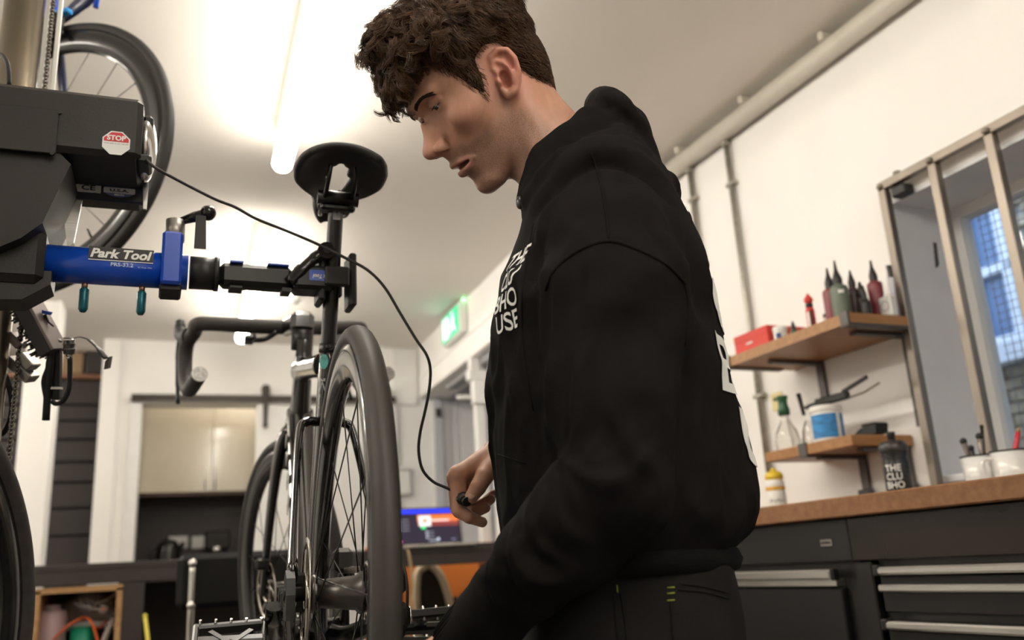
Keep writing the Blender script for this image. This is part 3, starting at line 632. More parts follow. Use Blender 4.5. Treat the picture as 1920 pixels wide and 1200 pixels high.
MB().prism([(-.3*yl,-.36*s_),(-.2*yl,-.1*s_),(-.22*yl,.2*s_),(-.12*yl,.22*s_),(-.06*yl,-.05*s_),(.02*yl,-.34*s_),(-.06*yl,-.36*s_),(-.13*yl,-.1*s_),(-.22*yl,-.38*s_)], (FX,yc,zc), Y, Z, .001).ball((FX,yc-.14*yl,zc+.34*s_), s_*.1, 10, (.05,1,1)).build('running_figure', m_ew, t)
MB().ball((XE-.03,yc-yl/2-.02,zc+zh/2), .008, 8).build('indicator', M('green_led', (.1,.8,.2), .4, emit=(.2,1,.3), estr=4), t)
# ceiling fittings
p = atz(490,465,2.40); t = thing('ceiling_sensor', 'small round white sensor on the ceiling between the tubes', 'sensor', (p[0],p[1],2.36))
MB().lathe([(0,0),(.02,.002),(.032,.014),(.036,.03),(.036,.058)], (p[0],p[1],2.36), Z, 20).build('dome', m_wp, t); MB().ball((p[0],p[1],2.36), .004, 8).build('eye', m_black, t)
p = atz(548,556,2.40); t = thing('smoke_alarm', 'round white smoke alarm on the ceiling beside the far tube', 'smoke alarm', (p[0],p[1],2.36))
MB().lathe([(0,0),(.035,0),(.045,.012),(.052,.03),(.055,.058)], (p[0],p[1],2.36), Z, 24).build('body', m_wp, t); MB().ring([(.03,-.002),(.03,.002),(.034,.002),(.034,-.002)], (p[0],p[1],2.361), Z, 20).build('grille', m_tgrey, t)
# ------------------------------------------------------------------ standing counter
CY, CZ, CTH = 3.75, .95, .075
m_ct = M('charcoal_counter', (.034,.027,.024), .45, var=.1)
t = thing('standing_counter', 'long charcoal standing counter across the back of the shop', 'counter', (.1,CY+.3,0))
MB().box((.02,CY+.33,CZ-.012), (2.9,.66,.024), bev=.003).build('top', m_ct, t)
MB().box((.02,CY+.015,CZ-.024-(CTH-.024)/2), (2.88,.03,CTH-.024), bev=.002).build('apron', m_ct, t)
cu0, cu1 = aty(62,1140,CY)[0], aty(228,1140,CY)[0]; px = aty(244,1140,CY)[0]
MB().box((px,CY+.04,(CZ-CTH)/2), (.09,.07,CZ-CTH)).build('leg', m_ct, t)
MB().box((-1.35,CY+.04,(CZ-CTH)/2), (.09,.07,CZ-CTH)).build('leg', m_ct, t); MB().box((1.4,CY+.3,(CZ-CTH)/2), (.09,.5,CZ-CTH)).build('leg', m_ct, t)
MB().box((.0,CY+.6,(CZ-CTH)/2), (1.0,.03,CZ-CTH)).build('back_panel', m_char, t)
MB().cyl((aty(248,1070,CY)[0],CY-.003,aty(248,1070,CY)[2]), (aty(248,1070,CY)[0],CY+.01,aty(248,1070,CY)[2]), .006, 8).build('screw', m_iron, t)
# plywood cubby with shop clutter
m_ply = wood('plywood', (.36,.19,.075), (.47,.27,.12), .55)
CT = CZ-CTH-.006; CB = .46
t = thing('plywood_cubby', 'open plywood cubby box under the counter, full of shop clutter', 'cubby', ((cu0+cu1)/2,CY+.2,CB-.02))
MB().box(((cu0+cu1)/2,CY+.2,CT-.01), (cu1-cu0,.4,.02)).build('top', m_ply, t); MB().box(((cu0+cu1)/2,CY+.2,CB-.01), (cu1-cu0,.4,.02)).build('bottom', m_ply, t)
for x in (cu0+.01, cu1-.01): MB().box((x,CY+.2,(CT+CB)/2), (.02,.4,CT-CB-.02)).build('side', m_ply, t)
MB().box(((cu0+cu1)/2,CY+.39,(CT+CB)/2), (cu1-cu0-.04,.01,CT-CB-.02)).build('back', m_char, t)
tag(MB().box(((cu0+cu1)/2,CY+.25,CB/2-.012), (.36,.3,CB-.026), bev=.003).build('pedestal', m_char), 'charcoal pedestal under the plywood cubby', 'pedestal')
def AT(px, py, y): return aty(px, py, y)
p = AT(97,1150,CY+.12); t = thing('chemical_bottle', 'pink translucent chemical bottle in the plywood cubby', 'bottle', (p[0],CY+.12,CB)); zs = AT(97,1150,CY+.12)[2]; hh = zs-CB
m_pk = M('pink_translucent', (.42,.30,.31), .35, var=.05); 
MB().lathe([(0,0),(.052,0),(.055,.006),(.055,hh*.55)], (p[0],CY+.12,CB), Z, 20).build('liquid_base', M('purple_liquid', (.12,.04,.06), .35), t)
MB().lathe([(.055,hh*.55),(.055,hh-.005),(.05,hh+.008),(.028,hh+.014)], (p[0],CY+.12,CB), Z, 20).build('shoulder', m_pk, t)
MB().cyl((p[0],CY+.12,CB+hh+.01), (p[0],CY+.12,CB+hh+.03), .03, 16).build('cap', m_pk, t)
p = AT(155,1176,CY+.1); t = thing('green_cup', 'green plastic cup in the plywood cubby', 'cup', (p[0],CY+.1,CB)); hh = p[2]-CB
MB().lathe([(0,0),(.03,0),(.042,hh),(.039,hh),(.028,.005),(0,.005)], (p[0],CY+.1,CB), Z, 20).build('cup', M('green_plastic', (.0,.2,.11), .4), t)
MB().ring([(.041,hh-.004),(.041,hh+.002),(.0445,hh+.002),(.0445,hh-.004)], (p[0],CY+.1,CB), Z, 24).build('rim', M('green_plastic'), t)
P = [AT(100,1200,CY+.06), AT(122,1178,CY+.06), AT(145,1163,CY+.08), AT(162,1158,CY+.1), AT(173,1170,CY+.06), AT(180,1190,CY+.06), AT(186,1215,CY+.06)]
tag(MB().tube(smoothpath(P, 6), .0125, 8, flat=.35, up=(0,-1,0)).build('strap', M('orange_webbing', (.8,.15,.035), .7)), 'orange strap looped over the green cup in the cubby', 'strap')
# a worn shoe and a tangle of grey straps
c = AT(160,1140,CY+.24); m_sh = M('grey_shoe_knit', (.30,.26,.235), .8, var=.2, bump=.4, bscale=120)
t = thing('running_shoe', 'worn grey running shoe piled in the cubby', 'shoe', (c[0],c[1],CB))
MB().tube(smoothpath([c+np.array(q) for q in ((-.1,0,-.05),(-.05,0,-.012),(0,0,.008),(.06,0,-.01),(.11,0,-.035))], 5), [.03]*4+[.045]*5+[.055]*5+[.048]*4+[.03]*3, 12, flat=.8).build('upper', m_sh, t)
MB().tube(smoothpath([c+np.array(q) for q in ((-.11,0,-.085),(-.05,0,-.065),(.03,0,-.06),(.12,0,-.07))], 5), .016, 8, flat=2.2).build('sole', m_wp, t)
for k in range(4): MB().tube([c+np.array((-.02+.022*k,-.045,.04-.005*k)), c+np.array((.0+.022*k,-.05,.01-.005*k))], .004, 6).build('lace', m_wp, t)
m_gs = M('grey_strap', (.36,.32,.29), .7)
t = thing('cable_bundle', 'grey strap with an orange button trailing over the shoe', 'strap', (c[0],c[1]-.06,CB))
P = [AT(142,1131,CY+.12), AT(160,1137,CY+.1), AT(178,1142,CY+.1), AT(194,1142,CY+.1)]
MB().tube(smoothpath(P, 5), .011, 8, flat=.5, up=(0,-1,0)).build('band', m_gs, t)
for k in range(7): q = smoothpath(P, 5)[2+k]; MB().bar(q+np.array((-.004,-.008,-.01)), q+np.array((.004,-.008,.01)), .003, .003).build('rib', m_tgrey, t)
q = P[-1]; MB().ball(q+np.array((0,-.005,0)), .016, 12, (1,.5,1)).build('end_tab', m_gs, t); MB().ball(q+np.array((0,-.012,0)), .006, 10, (1,.5,1)).build('button', M('orange_webbing'), t)
P = [AT(160,1122,CY+.13), AT(180,1131,CY+.12), AT(200,1125,CY+.12), AT(212,1117,CY+.14), AT(218,1112,CY+.14)]
tag(MB().tube(smoothpath(P, 5), .009, 8, flat=.5, up=(0,-1,0)).build('strap', m_gs), 'curved grey strap at the top of the cubby pile', 'strap')
P = [AT(200,1165,CY+.12), AT(190,1175,CY+.1), AT(178,1178,CY+.1)]
tag(MB().tube(smoothpath(P, 5), .01, 8, flat=.5, up=(0,-1,0)).build('red_glove', M('red_fabric', (.32,.03,.025), .8)), 'red fabric scrap in the cubby pile', 'fabric')
P = [AT(212,1160,CY+.07), AT(203,1180,CY+.06), AT(190,1212,CY+.06)]
tag(MB().tube(smoothpath(P, 5), [.006]*5+[.01]*6, 8).build('shoe_horn', m_gs), 'pale grey lever at the right of the cubby pile', 'lever')
a, b = AT(272,1155,CY-.1), AT(284,1210,CY-.1); t = thing('yellow_stick', 'thin yellow stick leaning under the counter', 'stick', b); d_ = b-a; e_ = a+d_*((.002-a[2])/d_[2]); e_ = np.array((a[0]+.12,CY-.05,.006))
MB().tube([a, a+(e_-a)*.5, e_], .007, 8).build('shaft', M('yellow_paint', (.7,.6,.08), .5), t); MB().ball(a, .0085, 8).build('end', M('yellow_paint'), t)
# ------------------------------------------------------------------ black vinyl chair in front of the counter
CHY = 3.05
pa, pb = aty(333,1040,CHY), aty(470,1040,CHY); xa, xb = pa[0], pa[0]+.42; zt2 = aty(385,1037,CHY)[2]; zb2 = aty(400,1140,CHY)[2]
t = thing('counter_chair', 'black vinyl chair with chrome legs in front of the counter', 'chair', ((xa+xb)/2,CHY+.2,0)); m_vin = M('black_vinyl', (.005,.0045,.0045), .5, var=.15, bump=.1, bscale=120, spec=.2)
MB().box(((xa+xb)/2,CHY+.02,(zt2+zb2)/2), (xb-xa,.05,zt2-zb2), bev=.018).build('backrest', m_vin, t)
MB().box(((xa+xb)/2,CHY+.24,.6), (.42,.4,.06), bev=.02).build('seat', m_vin, t)
hx = aty(360,1090,CHY)[0]
for x in (hx, xa+xb-hx):
    MB().tube(smoothpath([(x,CHY-.012,zt2-.03), (x,CHY-.014,zb2), (x,CHY+.0,.62), (x,CHY-.0,.02)], 5), .0105, 10).build('leg', m_chrome, t)
    MB().tube([(x,CHY+.42,.575), (x,CHY+.44,.02)], .0105, 10).build('leg', m_chrome, t)
    for z in (zt2-.03, zb2+.012): MB().ball((x,CHY-.018,z), .014, 10).build('bolt', m_chrome, t)
    MB().tube([(x,CHY+.0,.3), (x,CHY+.43,.3)], .008, 8).build('stretcher', m_chrome, t)
# ------------------------------------------------------------------ laptop on the counter
LY = 3.93
pbl, pbr = aty(745,1022,LY), aty(868,1016,LY); ptr = aty(851,951,LY+.05)
wl = .305; xr = pbr[0]; xl = xr-wl; zt3 = ptr[2]
t = thing('laptop', 'open laptop on the counter showing an orange and black music page', 'laptop', ((xl+xr)/2,LY-.08,CZ))
MB().box(((xl+xr)/2,LY-.1,CZ+.007), (wl,.215,.012), bev=.003).build('base', m_alu, t)
MB().box(((xl+xr)/2,LY-.1,CZ+.0135), (wl*.86,.09,.001)).build('keyboard', m_blackp, t); MB().box((xl+wl*.55,LY-.206,CZ+.0125), (.08,.004,.004)).build('thumb_notch', m_wp, t)
n0 = np.array((0,-.97,.24)); up_ = nrm(np.cross(n0, X)*-1); up_ = up_ if up_[2] > 0 else -up_; nn = nrm(np.cross(X, up_)); SH = (zt3-CZ-.012)/up_[2]
base = np.array(((xl+xr)/2,LY+.005,CZ+.014))
lid = MB().box(base+up_*SH/2-nn*.003, (wl,SH,.006), np.stack([X, up_, nn]), .002).build('lid', m_blackp, t)
def scr(nm, x0, x1, y0, y1, col, e, k=1):
    c = base+X*((x0+x1)/2-.5)*wl+up_*((y0+y1)/2)*SH+nn*(.0004+.0003*k)
    MB().prism([(-(x1-x0)*wl/2,-(y1-y0)*SH/2),((x1-x0)*wl/2,-(y1-y0)*SH/2),((x1-x0)*wl/2,(y1-y0)*SH/2),(-(x1-x0)*wl/2,(y1-y0)*SH/2)], c, X, up_, .0002).build(nm, M('screen_%s' % '_'.join('%02d' % int(q*99) for q in col), tuple(q*.02 for q in col), .3, emit=col, estr=e, var=0), lid)
scr('display', .03,.97,.04,.96, (.012,.009,.02), 1.); scr('title_bar', .03,.97,.85,.95, (.015,.03,.75), 1., 2); scr('banner', .35,.97,.62,.8, (.62,.13,.03), .9, 2); scr('banner_foot', .35,.97,.5,.62, (.2,.03,.03), .8, 2)
scr('banner_title', .55,.83,.63,.67, (.8,.6,.55), .9, 3); scr('cover', .37,.55,.5,.78, (.75,.75,.72), .8, 3); scr('cover_centre', .43,.49,.6,.69, (.6,.15,.04), .8, 4)
scr('play_button', .4,.46,.43,.49, (.05,.7,.2), 1., 3)
for k in range(4): scr('menu_row', .06,.09,.66-.09*k,.71-.09*k, (.5,.55,.7), .8, 2); scr('menu_text', .11,.22,.67-.09*k,.69-.09*k, (.2,.2,.24), .8, 2)
for k in range(3): scr('track_row', .46,.5,.33-.075*k,.37-.075*k, (.45,.45,.55), .7, 2); scr('track_text', .52,.58,.34-.075*k,.36-.075*k, (.2,.2,.24), .7, 2)
scr('avatar', .05,.1,.09,.14, (.6,.08,.25), .9, 2); scr('player', .5,.62,.1,.13, (.35,.36,.4), .7, 2); scr('player_dot', .62,.66,.12,.18, (.55,.6,.7), .8, 3); scr('player_end', .84,.9,.12,.15, (.2,.2,.3), .7, 2)
P = [aty(752,1026,3.84), aty(762,1028,3.76), aty(767,1040,3.735), aty(772,1075,3.735), aty(773,1105,3.735), aty(768,1140,3.735), aty(764,1210,3.74)]; P[-1][2] = .55; P[0][2] = P[1][2] = CZ+.006
tag(MB().tube(smoothpath(P, 6), .006, 8).build('charging_cable', M('beige_cable', (.42,.3,.16), .5)), 'beige cable hanging over the front edge of the counter', 'cable')
a = aty(868,1016,3.82); tag(MB().box((a[0]+.09,3.84,CZ+.005), (.12,.1,.01), bev=.003).build('phone', m_blackp), 'thin black phone lying at the right end of the counter', 'phone')
# orange board and mesh chair behind the counter
a, b = aty(742,1065,4.75), aty(1000,1065,4.75)
t = tag(MB().box(((a[0]+b[0])/2,4.8,.5), (b[0]-a[0]+.3,.04,.98), bev=.004).build('orange_panel', M('orange_felt', (.62,.18,.03), .9, var=.06, scale=150)), 'orange felt screen standing behind the counter', 'screen')
a, b = aty(788,1062,4.5), aty(828,1062,4.5)
t = thing('mesh_chair', 'office chair with dark mesh back in a beige frame behind the counter', 'chair', ((a[0]+b[0])/2,4.5,0)); m_bei = M('beige_frame', (.75,.6,.4), .4)
xa2, xb2 = a[0]-.02, b[0]+.0; za, zb3 = aty(810,1062,4.5)[2], .52
P = [(xa2,4.5,zb3), (xa2+.0,4.5,za-.06), (xa2+.04,4.5,za), (xb2-.05,4.5,za), (xb2,4.5,za-.06), (xb2+.04,4.5,za-.2), (xb2+.05,4.5,zb3)]
MB().tube(smoothpath(P, 6), .02, 8).build('back_frame', m_bei, t)
MB().prism([(xa2,zb3),(xb2+.045,zb3),(xb2,za-.05),(xb2-.05,za-.01),(xa2+.03,za-.01),(xa2,za-.05)], (0,4.51,0), X, Z, .006).build('mesh', M('dark_mesh', (.07,.05,.035), .7, bump=.4, bscale=200), t)
for k in range(22): MB().bar((xa2+.01,4.503,zb3+.02+k*.015), (xb2+.01,4.503,zb3+.02+k*.015), .002, .003).build('mesh_rib', m_blackp, t)
MB().box(((xa2+xb2)/2,4.3,.48), (.42,.42,.06), bev=.02).build('seat', m_blackp, t); MB().cyl(((xa2+xb2)/2,4.35,.06), ((xa2+xb2)/2,4.35,.46), .03, 12).build('gas_column', m_chrome, t)
for k in range(5): q = 2*PI*k/5; MB().bar(((xa2+xb2)/2,4.35,.06), ((xa2+xb2)/2+.28*math.cos(q),4.35+.28*math.sin(q),.03), .04, .03).build('foot', m_blackp, t)
t = thing('desk_speaker', 'small black device in front of the orange screen', 'device', (aty(848,1130,4.6)[0],4.6,.5)); q = aty(847,1125,4.6)
MB().box((q[0],4.6,.35), (.06,.06,.6), bev=.004).box((q[0],4.6,q[2]+.0), (.05,.05,.03)).build('body', m_blackp, t); MB().box((q[0]+.15,4.66,aty(872,1115,4.6)[2]), (.08,.02,.03)).bar((q[0]+.03,4.63,.5), (q[0]+.15,4.66,aty(872,1115,4.6)[2]), .02, .02).build('arm', m_blackp, t)
# ================================================================== road bike held by its seatpost
_h = atd(643,1112,1.13)
def bike_axes(psi, roll, pitch):
    p, r, q = map(math.radians, (psi, roll, pitch))
    F = np.array((-math.sin(p), math.cos(p), 0)); L = np.array((math.cos(p), math.sin(p), 0)); U = Z.copy()
    U, L = U*math.cos(r)+L*math.sin(r), L*math.cos(r)-U*math.sin(r)
    F, U = F*math.cos(q)+U*math.sin(q), U*math.cos(q)-F*math.sin(q)
    return F, U, L
BF, BU, BL = bike_axes(-2, 1.5, .4)
def BP(f, u, l=0.): return _h+BF*f+BU*u+BL*l
m_frame = M('gloss_black_carbon', (.007,.0065,.007), .16, var=.15, coat=.7)
m_tyre = M('tyre_rubber', (.032,.0275,.0235), .55, var=.12, scale=30, bump=.1, bscale=400)
m_rim = M('carbon_rim', (.008,.0075,.0075), .22, var=.2, coat=.4)
m_spoke = M('black_spoke', (.03,.028,.027), .3, .7)
m_hub = M('anodised_hub', (.13,.12,.115), .3, .9, var=.1)
m_alloy = M('black_alloy', (.014,.013,.013), .34, .4, var=.15)
m_rotor = M('rotor_steel', (.5,.46,.4), .25, 1., var=.15)
def wheel(parent, c, ax, up, nsp=20, tr=.014, R=.3405, depth=.05, label=None, rot=None, cass=False, hubw=(.034,.03), hubr=(.016,.016), tyrem=None):
    """rim mesh as the wheel part, with tyre, hub, spokes as sub-parts"""
    ax = nrm(ax); up = nrm(up-ax*(up@ax)); fw = np.cross(up, ax)
    ri = R-2*tr+.006
    prim = [(ri,-.0115),(ri+.002,0),(ri,.0115),(ri-.012,.0135),(ri-depth*.5,.0135),(ri-depth*.85,.009),(ri-depth,.0),(ri-depth*.85,-.009),(ri-depth*.5,-.0135),(ri-.012,-.0135)]
    w = MB().ring(prim, c, ax, 120).build('wheel', m_rim, parent)
    if label: w['label'] = label
    rc = R-tr
    pt = [(rc+tr*math.cos(a)*(1.0 if math.cos(a) > 0 else .95), tr*math.sin(a)) for a in np.linspace(0, 2*PI, 17)[:-1]]
    MB().ring(pt, c, ax, 140).build('tyre', tyrem or m_tyre, w)
    a, b = hubw
    hb = MB().lathe([(0,-.06),(.008,-.06),(.008,-a-.006),(.022,-a-.005),(.024,-a),(.022,-a+.004),(hubr[0],-a+.008),(hubr[1],b-.008),(.026,b-.004),(.027,b),(.025,b+.005),(.009,b+.006),(.009,.06),(0,.06)], c, ax, 24).build('hub', m_hub, w)
    # spokes share one mesh each side
    data = {}
    for k in range(nsp):
        side = 1 if k%2 else -1; a0 = 2*PI*k/nsp; lead = (1 if (k//2)%2 else -1)*math.radians(62)
        key = (side, lead > 0)
        hr = .0225; p0 = ax*(b if side > 0 else -a)+hr*(math.cos(lead)*up+math.sin(lead)*fw); p1 = (ri-depth+.004)*up+ax*side*.002
        if key not in data:
            mb = MB().tube([p0, p0+(p1-p0)*.5, p1], [.0011,.0009,.0011], 5)
            o = mesh_obj('spoke', np.array(mb.v)+origin_of(w), mb.f, m_spoke, w, smooth=True); data[key] = o.data
        else: o = bpy.data.objects.new('spoke', data[key]); COL.objects.link(o); o.parent = w
        q = Quaternion(Vector(ax), a0); o.rotation_mode = 'QUATERNION'; o.rotation_quaternion = q; o.location = Vector(c-origin_of(w))
    # valve
    v = nrm(up*math.cos(2.6)+fw*math.sin(2.6)); MB().cyl(c+v*(ri-depth+.002), c+v*(ri-depth-.025), .003, 8).build('valve', m_alloy, w)
    return w, fw
def disc(parent, c, ax, r, n=48, slots=18):
    mb = MB(); mb.ring([(r,-.0009),(r,.0009),(r-.013,.0009),(r-.013,-.0009)], c, ax, 72)
    a = nrm(ax); u = nrm(np.cross(a, (0,.3,1))); w = np.cross(a, u)
    for k in range(6):
        t0 = 2*PI*k/6; d0 = math.cos(t0)*u+math.sin(t0)*w; d1 = math.cos(t0+.5)*u+math.sin(t0+.5)*w
        mb.bar(np.array(c)+d0*.024, np.array(c)+d1*(r-.011), .0016, .008, np.cross(a, d1))
    mb.ring([(.027,-.0015),(.027,.0015),(.02,.0015),(.02,-.0015)], c, ax, 32)
    return mb.build('brake_rotor', m_rotor, parent)
bike = thing('road_bike', 'black carbon road bike clamped by its seatpost, rear wheel facing the camera', 'bicycle', BP(.45,-.07))
rw_, _ = wheel(bike, BP(0,0), BL, BU, 24, R=.342, tr=.0150, hubw=(.036,.024), hubr=(.0175,.0215), label='rear wheel with deep black rim')
disc(rw_, BP(0,0,-.047), BL, .07)
cs = MB()
for k in range(11): r = .018+.0017*k; MBk = cs.ring([(r+.004,.0),(r+.004,.0016),(r-.004,.0016),(r-.004,0)], BP(0,0,.028+.0036*(10-k)), BL, 40)
cs.build('cassette', M('cassette_steel', (.4,.37,.33), .28, 1., var=.2), rw_)
# steering assembly turned to the left
ST = math.radians(16)
sa_top, sa_bot = BP(.775,.5), BP(.836,.335); SAX = nrm(sa_top-sa_bot)
def rot_about(p, ang, o=sa_bot, ax=SAX): return o+np.array(Matrix.Rotation(ang, 3, Vector(ax))@Vector(p-o))
def SP(f, u, l=0.): return rot_about(BP(f, u, l), ST)
fh = SP(.985,-.005); fax = nrm(SP(.985,-.005,.1)-fh); fup = nrm(SP(.985,.2)-fh)
fw_, _ = wheel(bike, fh, fax, fup, 20, R=.34, tr=.014, tyrem=m_rubber, label='front wheel turned to the left')
disc(fw_, fh-fax*.045, fax, .07)
# fork
MB().tube([sa_top+SAX*.03, sa_bot-SAX*.01], .018, 14).build('steerer', m_frame, bike)
fk = MB()
for s in (-1,1):
    P = smoothpath([SP(.838,.345,s*.012), SP(.85,.31,s*.036), SP(.90,.19,s*.048), SP(.965,.03,s*.054), SP(.984,-.012,s*.055)], 5)
    fk.tube(P, np.interp(np.linspace(0, 1, len(P)), [0,.25,.6,1], [.03,.026,.018,.012]), 12, flat=.55, up=BF)
fk.ball(SP(.838,.35), .03, 14, (1,1,.8)).build('fork', m_frame, bike)
MB().cyl(fh-fax*.062, fh+fax*.062, .007, 12).build('thru_axle', m_alloy, bike)
MB().box(SP(.945,.055,-.064), (.03,.05,.026), np.stack([BL, BF, BU]), .006).build('brake_caliper', m_alloy, bike)
# main frame tubes
def aero(name, P, R, flat, up=None, n=16, mat=None):
    P = smoothpath(P, 6); x = np.linspace(0, 1, len(P)); r = np.interp(x, np.linspace(0, 1, len(R)), R)
    return MB().tube(P, r, n, flat=flat, up=BF if up is None else up).build(name, mat or m_frame, bike)
aero('head_tube', [BP(.838,.335), BP(.808,.42), BP(.782,.50)], [.034,.028,.025], .75)
aero('seat_tube', [BP(.385,-.06), BP(.345,.08), BP(.30,.24), BP(.265,.385)], [.036,.034,.031,.029], .5)
aero('seatpost', [BP(.268,.375), BP(.235,.5), BP(.203,.615)], [.021,.0205,.02], .62, mat=M('satin_black_carbon', (.009,.0085,.0085), .45, var=.15))
aero('top_tube', [BP(.278,.36), BP(.5,.405), BP(.7,.445), BP(.80,.462)], [.023,.021,.022,.028], .95, up=BU)
o_dt = aero('down_tube', [BP(.405,-.075), BP(.55,.08), BP(.70,.235), BP(.832,.375)], [.034,.031,.029,.03], .72, up=BL)
MB().cyl(BP(.405,-.07,-.045), BP(.405,-.07,.045), .024, 18).build('bottom_bracket', m_frame, bike)
for s in (-1,1):
    aero('seatstay', [BP(.288,.265,s*.006), BP(.272,.262,s*.03), BP(.248,.238,s*.043), BP(.12,.105,s*.055), BP(.015,.02,s*.063)], [.013,.0125,.0105,.0095,.012], .62, up=BF)
    aero('chainstay', [BP(.39,-.075,s*.03), BP(.30,-.072,s*.042), BP(.12,-.045,s*.056), BP(.0,-.008,s*.065)], [.02,.017,.013,.013], .6, up=BU)
    MB().prism([(-.024,-.03),(.02,-.03),(.04,-.005),(.03,.02),(.012,.03),(-.014,.02),(-.022,0)], BP(0,0,s*.066), BF, BU, .011).build('dropout', m_blackp, bike)
MB().cyl(BP(0,0,-.074), BP(0,0,.074), .0075, 14).build('thru_axle', m_alloy, bike)
k = MB().box(BP(.07,-.008,-.056), (.055,.03,.035), np.stack([BF, BU, BL]), .006).cyl(BP(.075,.0,-.075), BP(.075,.0,-.05), .011, 14).box(BP(.05,.018,-.054), (.02,.018,.03), np.stack([BF, BU, BL]), .004)
k.build('brake_caliper', m_blackp, bike)
# seat collar, decals
MB().tube([BP(.2668,.378), BP(.2635,.393)], [.0295,.0285], 16, flat=.52, up=BF).build('seat_collar', m_alloy, bike)
m_gp = M('grey_decal', (.42,.43,.40), .4)
def seatdecal(px, py, hh, ww, kind, mat):
    c = onplane(px, py, BP(.30,.24,-.0175), -BL); ax1 = nrm(BP(.265,.385)-BP(.385,-.06)); ax2 = nrm(np.cross(BL, ax1))
    return c, ax1, ax2
sc_, a1, a2 = seatdecal(606,655,0,0,0,0)
a_up = nrm(BP(.265,.385)-BP(.30,.24)); back = -nrm(np.cross(a_up, BL)); back = back if back@BF < 0 else -back
def on_seat(u, w): # u along tube upward from decal zone, w round the rear-left surface
    q = BP(.30,.24)+a_up*(.075+u); return q+back*.0304*math.cos(w)+(-BL)*.0156*math.sin(w)
text('decal', 'KLI', m_gp, bike, None, None, None, .012, .05, bold=.01, wrap=lambda x, y: on_seat(.0-x, .62-y/.02))
MB().prism([(.0095*math.cos(t), .012*math.sin(t)) for t in np.linspace(0, 2*PI, 17)[:-1]], on_seat(.052,.55)+back*.0005, nrm(on_seat(.05,.2)-on_seat(.05,.9)), a_up, .0012).build('head_badge', M('teal_foil', (.12,.4,.38), .3, .6, var=.3, scale=80), bike)
dtd = nrm(BP(.70,.235)-BP(.55,.08)); dn = nrm(np.cross(dtd, BL)); dn = dn if dn[2] < 0 else -dn
for i, (tt, wd, hh) in enumerate(((.02,.03,.028),(.09,.024,.03),(.15,.03,.022),(.20,.022,.03),(.27,.03,.026),(.34,.026,.026),(.41,.03,.024),(.47,.024,.02))):
    c = BP(.44,-.038)+dtd*tt
    poly = [(hh/2*math.cos(a)*(1 if i%2 else 1), wd/2*math.sin(a)) for a in np.linspace(0, 2*PI, 13)[:-1]] if i%3 == 0 else [(-hh/2,-wd/2),(hh/2,-wd/2),(hh/2,wd/2),(-hh/2,wd/2)]
    MB().prism(poly, c-BL*.0318, dtd, nrm(np.cross(BL, dtd)), .0015).build('decal_block', m_gp, bike)
# crank, pedals, chainring, derailleur
m_ch = M('dark_chrome', (.22,.2,.18), .25, 1., var=.2)
cr = MB().ring([(.100,-.002),(.100,.002),(.086,.002),(.086,-.002)], BP(.405,-.07,.048), BL, 60)
for q in range(4): t_ = q*PI/2+.4; cr.bar(BP(.405,-.07,.05)+.02*(BF*math.cos(t_)+BU*math.sin(t_)), BP(.405,-.07,.049)+.09*(BF*math.cos(t_)+BU*math.sin(t_)), .022, .006, BL)
cr.build('chainring', m_alloy, bike)
crank_ang = math.radians(185)
for s, sg in ((-1,1),(1,-1)):
    d = sg*(BF*math.cos(crank_ang)+BU*math.sin(crank_ang)) if False else sg*(BF*math.cos(math.radians(163))+BU*math.sin(math.radians(163)))
    a = BP(.405,-.07,s*.062); b = a+d*.17+BL*s*.008
    MB().tube([a, (a+b)/2, b], [.017,.014,.013], 12, flat=.6, up=BL).build('crank_arm', m_frame, bike)
m_ped = M('black_pedal', (.009,.0085,.008), .3, 0., var=.2, spec=.4)
def pedal(c, s, lab, tilt=.5):
    BF_, BU_ = BF, BU
    PF_, PU_ = BF*math.cos(tilt)+BU*math.sin(tilt), BU*math.cos(tilt)-BF*math.sin(tilt)
    p = MB(); Lx, Fx = .1, .095
    for q in (-1,1):
        p.bar(c+BL*(-Lx/2)+PF_*q*Fx/2*.8, c+BL*Lx/2+PF_*q*Fx/2, .012, .018, PU_, .003)
        p.bar(c+BL*q*Lx/2-PF_*Fx/2, c+BL*q*Lx/2+PF_*Fx/2, .01, .016, PU_, .003)
    p.bar(c-BL*Lx/2, c+BL*Lx/2, .02, .016, PU_, .004)
    o = p.build('pedal', m_ped, bike); o['label'] = lab
    for i in range(5):
        for q in (-1,1): MB().cyl(c+BL*(-.045+.0225*i)+PF_*q*.045-PU_*.012, c+BL*(-.045+.0225*i)+PF_*q*.045+PU_*.0135, .0022, 6).build('pin', m_chrome, o)
    MB().bar(c-BL*.03+PF_*.02+PU_*.003, c+BL*.01-PF_*.03+PU_*.003, .008, .012, PU_).bar(c+BL*.03+PF_*.02+PU_*.003, c-BL*.01-PF_*.03+PU_*.003, .008, .012, PU_).build('bridge', m_ped, o)
pL = atd(432,1204,1.33); pR = atd(786,1178,1.52)
pedal(pL, -1, 'left flat pedal', .45); pedal(pR, 1, 'right flat pedal', -.6)
